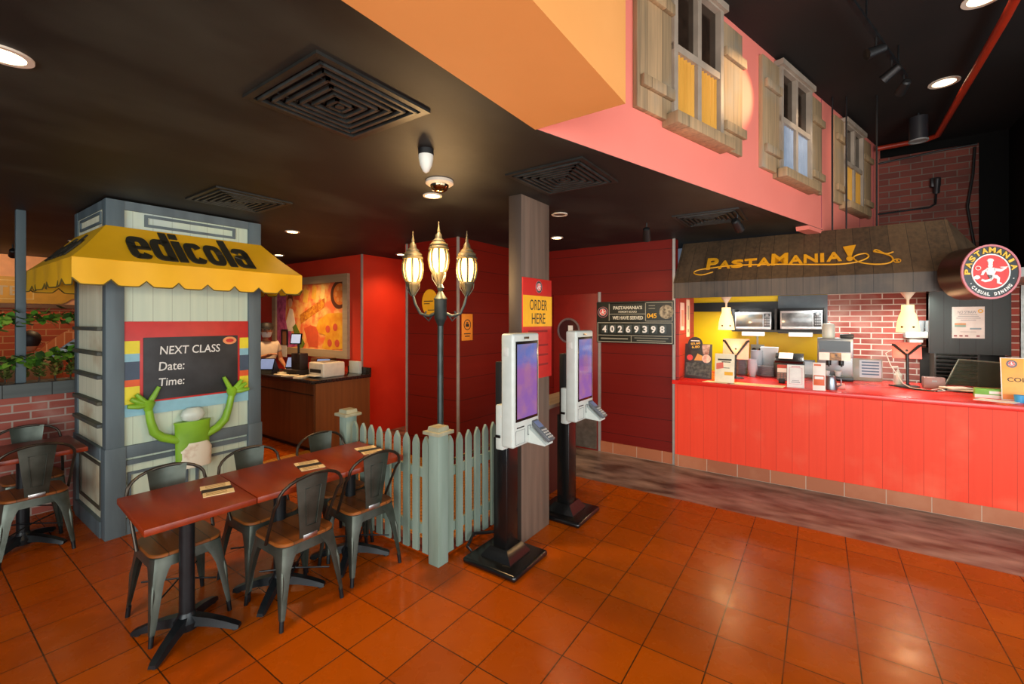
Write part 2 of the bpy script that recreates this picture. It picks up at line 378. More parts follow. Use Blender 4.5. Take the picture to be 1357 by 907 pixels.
MB(K).at(FS).box(X0+.1, X1-.1, .62, .72, 0, .028, .004).part('waist_rail', M_SLATE, K); MB(K).at(FS).box(X0+.1, X1-.1, 0, .13, 0, .028).part('foot_board', M_SLATE, K)
for z in (.88, 1.06, 1.27, 1.46, 1.66):
    MB(K).box(X0+.09, X1-.1, Y0-.03, Y0+.03, z, z+.03, .003).part('magazine_rack', mat('brown_rack_wood', '#53513f', .6, col2='#3f4646', scale=5), K)
# chalkboard panel with its coloured stripes (face x = -4.615)
cb = MB(K).at(FK).box(1.115, 2.083, .955, 1.735, 0, .018, .002).part('board_panel', mat('board_red', '#c5302c', .45), K)
for yy in ((1.115, 1.235), (2.005, 2.083)):
    for z0, z1, c, nm in ((1.47, 1.575, '#e3d32c', 'yellow'), (1.405, 1.47, '#86b9c8', 'sky'), (1.255, 1.405, '#3d4f63', 'navy'), (1.20, 1.255, '#dc5a24', 'orange'), (1.055, 1.20, '#e3d32c', 'yellow')):
        MB(K).at(FK).box(yy[0], yy[1], z0, z1, .018, .021).part('stripe', mat('stripe_'+nm, c, .5), cb)
MB(K).at(FK).prism([(1.115, .955), (2.083, .955), (2.083, 1.055), (1.235, 1.055), (1.115, 1.055)], .018, .021).part('stripe', mat('stripe_sky', '#86b9c8', .5), cb)
bd = MB(K).at(FK).box(1.258, 1.985, 1.07, 1.60, .018, .026, .002).part('chalkboard', mat('chalkboard_slate', '#26282a', .6, col2='#43464a', scale=4, lo=.4, hi=.9), cb)
for tx_, a_, b_, c_, d_ in (('NEXT CLASS', 1.60, 1.487, .46, .072), ('Date:', 1.455, 1.35, .185, .075), ('Time:', 1.455, 1.215, .185, .068)):
    MB(K).at(FK).text(tx_, a_, b_, c_, d_, .026, .002, .006, shear=.08).part('chalk_lettering', mat('chalk_white', '#e6e6e0', .8), bd)
MB(K).at(FK).disc(1.912, 1.553, .058, .026, .031, 24, .036).part('round_sticker', mat('peach_sticker', '#e8955a', .5), bd)
MB(K).at(FK).disc(1.912, 1.553, .034, .031, .032, 20, .018).part('sticker_print', M_SRED, bd)
# plain green waving cook cut-out in front of the board (a simple stand-in figure)
M_GREEN = mat('cartoon_green', '#86b82c', .4, col2='#6f9f28', scale=4)
fg = MB(K).at(FK)
fg.lathe([(.0, 0)], cap=False) if False else None
def bodyring(cy, z, rx, rz): return [(cy+rx*math.cos(2*PI*k/24), z, .055+rz*math.sin(2*PI*k/24)) for k in range(24)]
fg.loft([bodyring(1.60, z, r, .05) for z, r in ((.44, .125), (.55, .13), (.72, .132), (.83, .136), (.835, .142), (.85, .142))])
fig = fg.part('cutout_figure', M_GREEN, K, 'green cartoon cut-out figure with raised arms')
for sgn, P in ((-1, [(1.50, .69, .05), (1.38, .745, .045), (1.325, .80, .045), (1.30, .90, .045), (1.285, 1.02, .045)]), (1, [(1.70, .70, .05), (1.80, .745, .045), (1.865, .81, .045), (1.90, .92, .045), (1.925, 1.05, .045)])):
    MB(K).at(FK).tube(P, [.034, .036, .036, .03, .028], 12).part('arm', M_GREEN, fig)
    ex, ez = P[-1][0], P[-1][1]; mb = MB(K).at(FK)
    mb.tube([(ex, ez-.03, .045), (ex, ez+.03, .045), (ex, ez+.06, .045)], [.028, .05, .03], 12)
    for q, a, L, r in ((0, PI/2-sgn*.5, .15, .022), (1, PI/2+sgn*.75, .12, .022), (2, PI/2+sgn*1.15, .13, .024), (3, PI/2+sgn*1.6, .14, .024)):
        c, s_ = math.cos(a), math.sin(a); c = -c if False else c
        mb.tube([(ex, ez+.02, .045), (ex-c*L*.5*(1), ez+.02+s_*L*.5, .05+.006*q), (ex-c*L, ez+.03+s_*L, .05+.006*q)], [r, r, r*.7], 10)
    mb.part('hand', M_GREEN, fig)
MB(K).at(FK).loft([[(1.60+r*math.cos(2*PI*k/24), .905+h, .06+r*.6*math.sin(2*PI*k/24)) for k in range(24)] for r, h in ((.045, -.06), (.08, -.04), (.095, 0), (.08, .04), (.045, .062))]).part('head', mat('pale_ball', '#c8d4c8', .3), fig)
MB(K).at(FK).loft([[(1.615+r*math.cos(a), z, .062+.05*math.sin(a)) for a in [PI*k/12 for k in range(13)]] for z, r in ((.44, .128), (.60, .132), (.66, .10))], closed=False, cap=False).part('apron', mat('apron_white', '#ddd8c4', .7, col2='#b49070', scale=9, lo=.55, hi=.75), fig)
# yellow awning, flared on all four sides, scalloped valance
M_AWN = mat('awning_yellow', '#eeb410', .6, col2='#e4aa0a', scale=3)
ax0, ax1, ay0, ay1, zl, zt = X0-.3, X1+.37, Y0-.26, Y1+.22, 2.19, 2.5
aw = MB(K)
def slope(mb, a, b, c, d_, n=10):
    A, B, C_, D = map(Vector, (a, b, c, d_)); rows = []
    for j in range(6):
        t = j/5; rows.append([tuple(A.lerp(B, i/n).lerp(D.lerp(C_, i/n), t)+Vector((0, 0, -.012*math.sin(PI*t)))) for i in range(n+1)])
    mb.loft(rows, cap=False, closed=False)
slope(aw, (ax1, ay0, zl), (ax1, ay1, zl), (X1, Y1, zt), (X1, Y0, zt)); slope(aw, (ax0, ay0, zl), (ax1, ay0, zl), (X1, Y0, zt), (X0, Y0, zt))
slope(aw, (ax1, ay1, zl), (ax0, ay1, zl), (X0, Y1, zt), (X1, Y1, zt)); slope(aw, (ax0, ay1, zl), (ax0, ay0, zl), (X0, Y0, zt), (X0, Y1, zt))
bmesh.ops.remove_doubles(aw.bm, verts=aw.bm.verts[:], dist=1e-4)
bmesh.ops.solidify(aw.bm, geom=aw.bm.faces[:], thickness=.006)
ao = aw.part('awning', M_AWN, K, 'yellow scalloped awning')
def valance(p, q, nsc):
    p, q = Vector(p), Vector(q); d = (q-p); L = d.length; r = d.normalized(); F = fr(p, r)
    top, bot = [], []; n = nsc*10
    for i in range(n+1):
        x = L*i/n; ph = (i % 10)/10; s_ = abs(math.sin(PI*i/10)); drop = .145+.045*min(1, s_*1.6)
        top.append((x, 0, .004*math.sin(x*19))); bot.append((x, -drop, .012*math.sin(x*15)))
    mb = MB(K).at(F); mb.loft([top, bot], cap=False, closed=False); bmesh.ops.solidify(mb.bm, geom=mb.bm.faces[:], thickness=.005)
    v = mb.part('valance', M_AWN, ao)
    mb = MB(K).at(F); mb.tube([(b[0], b[1], b[2]) for b in bot], .005, 6); mb.part('hem_piping', mat('dark_piping', '#6a5a20', .6), v)
valance((ax1, ay0, zl), (ax1, ay1, zl), 8); valance((ax0, ay0, zl), (ax1, ay0, zl), 7); valance((ax1, ay1, zl), (ax0, ay1, zl), 7); valance((ax0, ay1, zl), (ax0, ay0, zl), 8)
sl = Vector((X1-ax1, 0, zt-zl)).normalized()
SF = fr((ax1+sl.x*.02, 0, zl+sl.z*.02), (0, 1, 0), sl)
M_DKL = mat('black_lettering', '#2b2618', .6)
def slab(mb, word, x0, y0, w, h, z0, dz):
    """heavy condensed grotesque lettering drawn from thick rounded strokes; h = x-height"""
    def ring(cx, cy, hw, hh, st, sv, a0, a1, n=28):
        se = lambda c, e: math.copysign(abs(c)**e, c)
        P = []
        for i in range(n+1):
            a = math.radians(a0+(a1-a0)*i/n); c, s_ = math.cos(a), math.sin(a)
            P.append(((cx+hw*se(c, .62), cy+hh*se(s_, .62)), (cx+(hw-st)*se(c, .62), cy+(hh-sv)*se(s_, .62))))
        for p, q in zip(P, P[1:]): mb.prism([p[0], q[0], q[1], p[1]], z0, z0+dz)
    bar = lambda a, b, c, d: mb.prism([(a, c), (b, c), (b, d), (a, d)], z0, z0+dz)
    wd = {'e': 1, 'd': 1, 'i': .48, 'c': .95, 'o': 1, 'l': .48, 'a': .98}; tot = sum(wd[c] for c in word)+.07*(len(word)-1); k = w/tot; x = x0
    for ch_ in word:
        cw = wd[ch_]*k; st = .37*k; hw, hh = cw/2, h/2; cx, cy = x+hw, y0+hh; sv = h*.2
        if ch_ == 'o': ring(cx, cy, hw, hh, st, sv, 0, 360)
        if ch_ == 'c': ring(cx, cy, hw, hh, st, sv, 28, 332)
        if ch_ == 'e': ring(cx, cy, hw, hh, st, sv, 0, 325); bar(cx-hw*.6, cx+hw, cy-h*.06, cy+h*.06)
        if ch_ == 'd': ring(cx, cy, hw, hh, st, sv, 40, 320); bar(x+cw-st, x+cw, y0, y0+h*1.36)
        if ch_ in 'il': bar(cx-st*.55, cx+st*.55, y0, y0+(h if ch_ == 'i' else h*1.36))
        if ch_ == 'i': bar(cx-st*.55, cx+st*.55, y0+h*1.12, y0+h*1.36)
        if ch_ == 'a': ring(cx, y0+h*.32, hw, h*.32, st, sv*.8, 40, 330); bar(x+cw-st, x+cw, y0, y0+h*.8); ring(cx, y0+h*.62, hw, h*.38, st, sv, 0, 165)
        x += cw+.07*k
    return mb
slab(MB(K).at(SF), 'edicola', 1.10, .03, .90, .30, -.004, .01).part('lettering', M_DKL, ao)
SL2 = fr((0, ay0, zl), (1, 0, 0), Vector((0, Y0-ay0, zt-zl)))
slab(MB(K).at(SL2), 'edicola', -5.5, .08, .75, .18, -.003, .01).part('lettering', M_DKL, ao)

# ------------------------------------------------------------ dining tables and chairs
M_TTOP = mat('cherry_table_top', '#842c08', .35, col2='#742405', scale=3, sc=(1, 6, 1))
def table(loc, rz, w, l, label, group=None):
    t = thing('dining_table', label, 'table', loc, rz, group)
    MB().box(-w/2, w/2, -l/2, l/2, .715, .75, .004).part('table_top', M_TTOP, t)
    MB().box(-.12, .12, -.12, .12, .70, .716).part('mounting_plate', M_BLKM, t)
    MB().cyl((0, 0, .05), (0, 0, .705), .037, n=24).part('pole', M_BLKM, t)
    mb = MB().lathe([(.06, .03), (.065, .07), (.045, .1), (.038, .12)]); mb.part('hub', M_BLKM, t)
    for k in range(4):
        a = PI/4+k*PI/2; c, s_ = math.cos(a), math.sin(a); rings = []
        for r, z, hw, hh in ((.03, .075, .032, .03), (.12, .062, .028, .024), (.2, .042, .026, .02), (.265, .022, .024, .014), (.28, .018, .02, .01)):
            rings.append([(r*c-q*hw*s_, r*s_+q*hw*c, z+e*hh) for q, e in ((-1, -.9), (1, -.9), (.75, .9), (-.75, .9))])
        l_ = MB().loft(rings).part('leg', M_BLKM, t)
        MB().cyl((.255*c, .255*s_, 0), (.255*c, .255*s_, .014), .016, n=12).part('foot_pad', M_BLK, l_)
    return t
def tx(y): return -2.925+.0716*(y-.75)
GT = None
TR = -math.atan(.0716)
for y, lb in ((.985, 'cherry red pedestal table at the near left end of the long row'), (1.485, 'cherry red pedestal table in the middle of the joined row of three'), (1.985, 'cherry red pedestal table at the far end of the row by the picket fence')):
    table((tx(y), y, 0), TR, .6, .497, lb)
table((-5.03, .63, 0), 0, .6, .62, 'cherry red table at the left edge of the photo by the planter wall')

M_GUN = mat('gunmetal_chair_steel', '#596058', .36, .7, col2='#3c423a', scale=7, lo=.3, hi=.7)
M_HOOP = mat('brown_steel_hoop', '#4a4238', .35, .75, col2='#352e27', scale=7)
M_SEAT = planks('wood_chair_seat', 'y', .1, '#96541f', '#663814', gap='#2c180a', grain='x', rough=.4, gapw=.02, off=5)
def make_chair(label):
    t = thing('metal_chair', label, 'chair', (0, 0, 0), 0, 'gunmetal chairs with wooden seats')
    def rrect(hx, hy, r, n=5):
        o = []
        for cx, cy, a in ((hx-r, hy-r, 0), (-hx+r, hy-r, PI/2), (-hx+r, -hy+r, PI), (hx-r, -hy+r, 1.5*PI)): o += arc(cx, cy, r, a, a+PI/2, n)
        return o
    MB().loft([[(x, y, z) for x, y in rrect(h, h, .07)] for h, z in ((.172, .44), (.176, .444), (.176, .456), (.172, .46))]).part('seat', M_SEAT, t)
    mb = MB(); mb.loft([[(x, y, z) for x, y in rrect(h, h, .06)] for h, z in ((.176, .385), (.172, .44))], cap=False); bmesh.ops.solidify(mb.bm, geom=mb.bm.faces[:], thickness=.004)
    mb.part('seat_frame', M_GUN, t)
    for sx in (1, -1):
        for sy in (1, -1):
            rings = []
            fx = .205 if sx > 0 else .2
            for k, (z, w) in enumerate(((.438, .105), (.41, .098), (.37, .076), (.31, .056), (.2, .042), (.1, .03), (.06, .024))):
                f = 1-z/.44; cx = sx*(.172-w*.5+(fx-.172+.02)*f); cy = sy*(.172-w*.5+(.03)*f); h = w/2
                rings.append([(cx+sx*p, cy+sy*q, z) for p, q in ((h, h*.2), (h*.75, h*.75), (h*.2, h), (-h, h), (-h*.8, h*.3), (h*.2, -h*.0), (h*.3, -h*.8), (h, -h))])
            lg = MB().loft(rings).part('leg', M_GUN, t)
            ex, ey = sx*(.172-.013+(fx-.172+.02)*.86), sy*(.172-.013+.03*.86)
            MB().cyl((ex, ey, .065), (ex+sx*.006, ey+sy*.006, 0), .013, .012, 12).part('foot', M_BLKM, lg)
            MB().tube([(sx*.166, sy*.166, .33), (sx*.186, sy*.176, .26), (sx*.196, sy*.185, .12)], [.008, .011, .006], 8).part('rib', M_GUN, lg)
    MB().tube([(-.15, -.14, .2), (0, 0, .21), (.15, .14, .2)], .005, 6).part('brace', M_BLKM, t)
    MB().tube([(-.15, .14, .2), (0, 0, .21), (.15, -.14, .2)], .005, 6).part('brace', M_BLKM, t)
    pts = [(-.03, -.19, .44), (-.09, -.195, .56), (-.15, -.2, .68)]
    for k in range(13):
        a = PI*k/12; pts.append((-.185-.03*math.sin(a), -.2*math.cos(a), .715+.125*math.sin(a)**.8))
    pts += [(-.15, .2, .68), (-.09, .195, .56), (-.03, .19, .44)]
    MB().tube(pts, .0095, 10).part('back_hoop', M_HOOP, t)
    rings = []
    for z, hw, x in ((.44, .06, -.165), (.52, .066, -.178), (.66, .082, -.196), (.78, .096, -.21), (.835, .102, -.216)):
        rings.append([(x-.006+.02*(y/.1)**2, y, z) for y in (-hw, -hw*.5, 0, hw*.5, hw)]+[(x-.001+.02*(y/.1)**2, y, z) for y in (hw, hw*.5, 0, -hw*.5, -hw)])
    sp = MB().loft(rings).part('back_splat', M_GUN, t)
    q = [(-.182, -.03, .53), (-.206, -.048, .76), (-.206, .048, .76), (-.182, .03, .53)]
    for off, nm in ((-.006, 'embossing'),):
        MB().tube([(x+off, y, z) for x, y, z in q], .0035, 6, closed=True).part(nm, M_GUN, sp)
    MB().box(-.178, -.168, -.045, .045, .445, .475, .003).part('maker_plate', M_STEEL, t)
    return t
ch = make_chair('gunmetal chair, back to us, drawn up to the middle table of the row')
ch.location = (-2.675, 1.475, 0); ch.rotation_euler = (0, 0, PI)
dup(ch, (-2.70, 1.967, 0), PI-.06, 'gunmetal chair, back to us, beside the white-grey picket fence at the far table')
dup(ch, (-3.13, 1.02, 0), -.02, 'gunmetal chair facing us behind the near end table, in front of the newsstand')
dup(ch, (-3.12, 1.50, 0), 0, 'gunmetal chair facing us behind the middle table of the row, below the newsstand corner')
dup(ch, (-3.10, 2.03, 0), 0, 'gunmetal chair facing us behind the far table, before the wooden cashier counter')
dup(ch, (-4.885, .66, 0), PI, 'gunmetal chair, back to us, at the left table by the planter wall')
dup(ch, (-5.36, .72, 0), 0, 'gunmetal chair against the brick planter wall at the left edge')
GC = 'menu cards on the long table'
for y, lb in ((1.13, 'cream menu card with dark band on the near table of the row'), (1.68, 'cream menu card lying across the middle and far tables'), (2.14, 'cream menu card nearest the picket fence on the far table')):
    c = thing('menu_card', lb, 'menu card', (tx(y)-.01, y, .751), TR-.25, GC)
    MB().box(-.1, -.03, -.075, .075, 0, .003).part('printed_panel', M_CREAM, c); MB().box(.03, .1, -.065, .085, 0, .003).part('printed_panel', M_CREAM, c)
    MB().box(-.032, .032, -.07, .08, 0, .0025).part('dark_band', M_INK, c, 'dark printed band')
    mb = MB()
    for x in (-.085, -.065, -.045, .045, .065, .085): mb.box(x-.003, x+.003, -.05, .05, .003, .0036)
    mb.part('printed_lines', mat('brown_print', '#8a6a3a', .7), c)

# ------------------------------------------------------------ picket fence
M_FENCE = mat('blue_grey_fence_paint', '#889a8e', .6, col2='#748678', scale=8, sc=(1, 1, .15))
Fn = thing('picket_fence', 'blue-grey painted picket fence with two capped square posts turning a corner', 'fence', (-2.25, 2.3, 0))
for x, y in ((-2.25, 2.30), (-3.32, 2.30)):
    p = MB(Fn).box(x-.05, x+.05, y-.05, y+.05, 0, .93, .003).part('post', M_FENCE, Fn)
    mb = MB(Fn); mb.box(x-.08, x+.08, y-.08, y+.08, .93, .955, .004); mb.loft([[(x+a*h, y+b*h, z) for a, b in ((-1, -1), (1, -1), (1, 1), (-1, 1))] for h, z in ((.055, .955), (.05, .985))])
    mb.part('post_cap', mat('worn_fence_cap', '#9a9a82', .6, col2='#8a8468'), p)
def picket(x, y, along):
    mb = MB(Fn).at(fr((x, y, 0), along))
    mb.prism([(-.03, .04), (.03, .04), (.03, .84), (.0, .90), (-.03, .84)] if False else [(-.03, .04), (.03, .04), (.03, .835), (.022, .86), (0, .895), (-.022, .86), (-.03, .835)], -.01, .01)
    mb.part('picket', M_FENCE, Fn)
for k in range(9): picket(-2.365-.105*k, 2.29, (1, 0, 0))
for k in range(6): picket(-2.245, 2.415+.105*k, (0, 1, 0))
for z in (.16, .58): MB(Fn).box(-3.28, -2.29, 2.305, 2.33, z, z+.07).part('rail', M_FENCE, Fn); MB(Fn).box(-2.28, -2.262, 2.34, 3.0, z, z+.07).part('rail', M_FENCE, Fn)
M_KERB = mat('red_brown_kerb', '#6a2a18', .5)
MB().box(-3.3, -2.27, 2.34, 2.42, 0, .05).struct('trim_13', M_KERB); MB().box(-2.34, -2.285, 2.42, 3.05, 0, .05).struct('trim_13', M_KERB)
# narrow rail board behind the pickets
rb = thing('handrail', 'low brass and timber rail running behind the picket fence', 'rail', (-2.6, 2.42, 0))
MB(rb).box(-2.36, -2.345, 2.45, 3.9, .56, .60).part('rail_board', mat('dark_timber', '#2a211c', .5), rb)
MB(rb).cyl((-2.352, 2.45, .66), (-2.352, 3.9, .66), .012).part('brass_tube', mat('aged_brass', '#8a6a34', .3, .9), rb)
for y in (2.5, 3.85): MB(rb).cyl((-2.352, y, 0.012), (-2.352, y, .66), .014).part('upright', mat('dark_timber', '#2a211c', .5), rb)

# ------------------------------------------------------------ street lamp
M_LAMP = mat('verdigris_lamp_metal', '#3a4444', .4, .5, col2='#2a3232', scale=9)
M_LGOLD = mat('gold_brushed_lamp_metal', '#64583a', .5, .3, col2='#363a34', scale=11)
M_GLOBE = mat('lantern_glass', '#fff0cc', .3, emit=8, ecol='#ffbc54')
Lx, Ly = -2.54, 2.62
Lm = thing('street_lamp', 'ornate dark lamp post carrying three lit lanterns behind the picket fence', 'street lamp', (Lx, Ly, 0))
MB().lathe([(.1, 0.012), (.1, .05), (.06, .09), (.045, .3), (.05, .32), (.032, .36), (.028, .62), (.045, .64), (.045, .67), (.03, .69), (.03, .72), (.045, .74), (.045, .77), (.026, .80), (.024, 1.70)]).part('post', M_LAMP, Lm)
mb = MB().lathe([(.024, 1.70), (.04, 1.74), (.052, 1.76), (.052, 1.91), (.057, 1.92), (.03, 1.96), (.018, 1.98), (.03, 2.01), (.015, 2.04)], n=12); mb.part('hub', M_LAMP, Lm)
def lantern(x, y, z):
    ln = MB().lathe([(.02, -.09), (.03, -.06), (.05, -.015), (.058, 0), (.058, .012), (.04, .014)], (x, y, z)).part('lantern', M_LGOLD, Lm)
    MB().lathe([(.042, .015), (.064, .05), (.075, .11), (.073, .16), (.058, .205)], (x, y, z), n=24).part('globe', M_GLOBE, ln, 'glowing frosted glass globe')
    mb = MB()
    for k in range(8):
        a = 2*PI*k/8; c, s_ = math.cos(a), math.sin(a)
        mb.tube([(x+r*c, y+r*s_, z+h) for r, h in ((.05, .01), (.07, .05), (.081, .11), (.079, .165), (.062, .21))], .0085, 6)
    mb.part('cage', M_LGOLD, ln)
    MB().lathe([(.084, .20), (.082, .215), (.07, .225), (.075, .24), (.05, .262), (.052, .27), (.03, .29), (.025, .32), (.012, .34), (.014, .355), (.008, .37), (.003, .43)], (x, y, z)).part('roof', M_LGOLD, ln)
    mb = MB()
    for k in range(4):
        a = 2*PI*k/4+.4; c, s_ = math.cos(a), math.sin(a); mb.tube([(x+.06*c, y+.06*s_, z), (x+.055*c, y+.055*s_, z-.04), (x+.015*c, y+.015*s_, z-.1)], .004, 6)
    mb.part('scroll', M_LGOLD, ln)
R = Vector((math.cos(YAW), math.sin(YAW), 0))*.96
for sg, rr in ((-1, .235), (1, .225)):
    d_ = R*sg; tip = (d_.x*rr, d_.y*rr)
    P = [(d_.x*.05, d_.y*.05, 1.80), (d_.x*.1, d_.y*.1, 1.78), (d_.x*.17, d_.y*.17, 1.80), (d_.x*(rr-.02), d_.y*(rr-.02), 1.88), (tip[0], tip[1], 1.96), (tip[0], tip[1], 2.02)]
    MB().tube(P, [.014, .013, .012, .012, .011, .013], 10).part('arm', M_LAMP, Lm)
    mb = MB(); mb.tube([(d_.x*r, d_.y*r, z) for r, z in ((.06, 1.8), (.1, 1.74), (.14, 1.78), (.12, 1.82))], .007, 8); mb.part('arm_scroll', M_LAMP, Lm)
    lantern(tip[0], tip[1], 2.045)
lantern(-.02*PD.y, 0, 2.125)
l = lamp('POINT', (0, 0, 2), (0, 0, 0), 16, (1, .62, .28), .06); l.name = 'light'; l.parent = Lm; l.location = (.02, .13, 2.12)
l = lamp('POINT', (0, 0, 2), (0, 0, 0), 16, (1, .62, .28), .06); l.name = 'light'; l.parent = Lm; l.location = (.05, -.2, 2.12)

# ------------------------------------------------------------ emblem used on signs
M_RINGP = mat('emblem_pink_edge', '#c8787c', .4); M_RINGD = mat('emblem_dark_ring', '#2e3434', .35); M_EYEL = mat('emblem_yellow', '#eebb3c', .5)
def emblem(root, par, F, r, z, full=True):
    """round chef emblem: dark ring, red centre, running cook in white"""
    d0 = MB(root).at(F).ring(0, 0, r*.64, r, z, z+r*.02+.001).part('emblem_ring', M_RINGD, par)
    MB(root).at(F).ring(0, 0, r*.94, r*1.01, z, z+r*.045+.001).part('ring_edge', M_RINGP, d0)
    MB(root).at(F).ring(0, 0, r*.62, r*.66, z, z+r*.04+.001).part('ring_edge', M_LOGOW, d0)
    MB(root).at(F).disc(0, 0, r*.63, z, z+r*.02+.001).part('emblem_disc', mat('emblem_red', '#d9403c', .45), d0)
    zz = z+r*.02+.001; dz = r*.02+.001; mb = MB(root).at(F)
    q = lambda pts: mb.prism([(x*r, y*r) for x, y in pts], zz, zz+dz)
    mb.disc(-.02*r, .42*r, .11*r, zz, zz+dz, 16, .07*r); q([(-.1, .36), (.06, .36), (.05, .27), (-.08, .27)])      # hat
    mb.disc(-.02*r, .22*r, .08*r, zz, zz+dz*.9, 16)                                                                    # head
    q([(-.14, .15), (.12, .15), (.16, .0), (.1, -.12), (-.12, -.12), (-.16, .0)])                                      # jacket
    q([(.08, .14), (.34, .1), (.5, .17), (.52, .12), (.34, .0), (.1, .03)]); q([(.3, .18), (.58, .19), (.52, .15), (.34, .15)])   # arm with plate
    q([(-.12, .14), (-.3, .02), (-.34, -.12), (-.26, -.12), (-.2, .0), (-.1, .05)])                                    # arm
    q([(.0, -.1), (.2, -.12), (.3, -.22), (.28, -.38), (.38, -.42), (.34, -.46), (.2, -.42), (.2, -.26), (.06, -.22)]) # leg
    q([(-.12, -.1), (.06, -.14), (-.02, -.26), (-.2, -.3), (-.3, -.26), (-.34, -.32), (-.2, -.38), (.0, -.34), (.12, -.2)])
    q([(-.6, -.2), (-.5, -.12), (-.4, -.14), (-.36, -.22), (-.46, -.28), (-.56, -.26)])                                # dish
    if full: mb.tube([((-.44+.09*math.cos(a))*r, (.14+.07*math.sin(a))*r, zz+dz) for a in [k*2*PI/12 for k in range(12)]], r*.012, 6, closed=True)
    mb.part('chef_figure', M_LOGOW, d0)
    if full:
        mb = MB(root).at(F); mb.arctext('PASTAMANIA', r*.8, PI*1.0, PI*.07, r*.2, r*.2, zz, dz, .04); mb.part('lettering', M_EYEL, d0)
        mb = MB(root).at(F); mb.arctext('CASUAL DINING', r*.82, PI*1.24, PI*1.79, r*.125, r*.092, zz, dz, .03, inner=True)
        for a in (PI*1.18, PI*1.9): mb.disc(r*.8*math.cos(a), r*.8*math.sin(a), r*.02, zz, zz+dz, 10)
        mb.part('lettering', M_LOGOW, d0)
    return d0

# ------------------------------------------------------------ self-order terminals
M_SCR = None
def screen_mat():
    T = NT('ordering_screen'); sp = T.new('ShaderNodeSeparateXYZ'); T.link(T.obj(), sp.inputs[0])
    r = T.new('ShaderNodeValToRGB'); T.link(T.math('DIVIDE', T.math('SUBTRACT', sp.outputs['Z'], 1.06), .55), r.inputs[0])
    e = r.color_ramp.elements; e[0].position = 0; e[0].color = hexc('#7a5aa8'); e[1].position = 1; e[1].color = hexc('#5a76b8')
    for p, c in ((.3, '#7a58a4'), (.62, '#8a5aa0'), (.7, '#6468b4')): k = e.new(p); k.color = hexc(c)
    n = T.noise(9, lo=.45, hi=.7); c = T.mix(T.math('MULTIPLY', n, .45), r.outputs[0], hexc('#b07a78'))
    T.b.inputs['Base Color'].default_value = (.02, .02, .03, 1); T.b.inputs['Roughness'].default_value = .08
    T.link(c, T.b.inputs['Emission Color']); T.b.inputs['Emission Strength'].default_value = .75
    return T.m
M_SCR = screen_mat()
def terminal(label, loc):
    t = thing('order_terminal', label, 'self-order terminal', loc, 0, 'self-order terminals')
    b = MB(); b.box(-.23, .23, -.22, .22, .0, .045, .02, 3); b.part('base_plate', M_BLKG, t)
    mb = MB(); mb.loft([[(x*h, y*g, z) for x, y in ((-1, -1), (1, -1), (1, 1), (-1, 1))] for h, g, z in ((.13, .13, .045), (.125, .125, .06), (.075, .09, .12))]); mb.part('base_collar', M_BLKG, t)
    MB().loft([[(.09, -.08, .075), (.09, .08, .075), (.12, .08, .05), (.12, -.08, .05)], [(.096, -.08, .08), (.096, .08, .08), (.125, .08, .056), (.125, -.08, .056)]]).part('cover_plate', mat('grey_cover', '#8f9498', .4), t)
    MB().box(-.06, .06, -.07, .07, .1, .9, .006).part('pole', M_BLKG, t)
    MB().box(-.02, .05, -.1, .1, .85, 1.45, .004).part('back_column', M_BLK, t)
    F = fr((0, 0, 0), (0, 1, 0))
    hd = MB().box(.075, .18, -.165, .175, .87, 1.655, .018, 3).box(.025, .09, -.16, .17, .845, 1.16, .012, 2).part('housing', M_WHITE, t)
    F = fr((.18, 0, 0), (0, 1, 0))
    MB().at(F).box(-.135, .15, 1.045, 1.6, -.002, .003, .001).part('bezel', M_BLKG, hd)
    MB().at(F).box(-.12, .135, 1.065, 1.58, .003, .0045).part('screen', M_SCR, hd, 'purple lit menu screen')
    MB().at(F).box(-.03, .03, 1.615, 1.63, -.001, .004).part('camera_slot', M_BLKG, hd)
    MB().at(F).box(-.12, -.03, 1.0, 1.008, 0, .002).part('receipt_slot', M_BLK, hd)
    mb = MB().at(F); picture_frame(mb, -.135, -.02, .89, .985, .002, 0, .002); picture_frame(mb, .015, .055, .93, 1.0, .006, 0, .003); mb.part('scanner_window', mat('grey_line', '#6f7474', .5), hd)
    MB().box(.03, .07, -.169, -.15, .93, .95, .003).part('lock', M_BLKG, hd)
    MB().box(.1, .14, -.17, -.16, 1.5, 1.56, .004).part('speaker_grille', mat('pale_grey', '#c8ccc6', .5), hd)
    tr = MB().loft([[(.175, .03, .875), (.175, .175, .875), (.175, .175, .98), (.175, .03, .98)], [(.30, .05, .862), (.30, .165, .862), (.30, .165, .872), (.30, .05, .872)]]).part('reader_shelf', M_WHITE, hd)
    G = Matrix.Translation((.245, .11, .955)) @ Matrix.Rotation(math.radians(38), 4, 'Y')
    rd = MB().at(G).box(-.1, .1, -.04, .04, -.014, .014, .006).part('card_reader', mat('reader_grey', '#5c6064', .4), hd)
    MB().at(G).box(-.08, -.02, -.03, .03, .014, .016).part('reader_display', mat('reader_screen', '#7a86a8', .2), rd)
    mb = MB().at(G)
    for i in range(4):
        for j in range(3): mb.box(.0+i*.022, .014+i*.022, -.032+j*.023, -.014+j*.023, .014, .018, .002)
    mb.part('keypad', mat('reader_keys', '#b8b4ac', .5), rd)
    return t
t1 = terminal('white self-order terminal on a black post, nearer one beside the picket fence', (-1.88, 2.615, 0))
dup(t1, (-1.875, 3.55, 0), 0, 'white self-order terminal on a black post, farther one in front of the red door')
cbl = MB((-2.1, 2.4, 0)); cbl.tube([(-2.125, 2.52, .03), (-2.15, 2.5, .06), (-2.19, 2.62, .1), (-2.13, 2.86, .04), (-2.05, 2.9, .02)], .012, 8)
cbl.solo('power_cable', M_BLK, (-2.1, 2.4, 0), 'black power cable looping behind the nearer order terminal', 'cable')
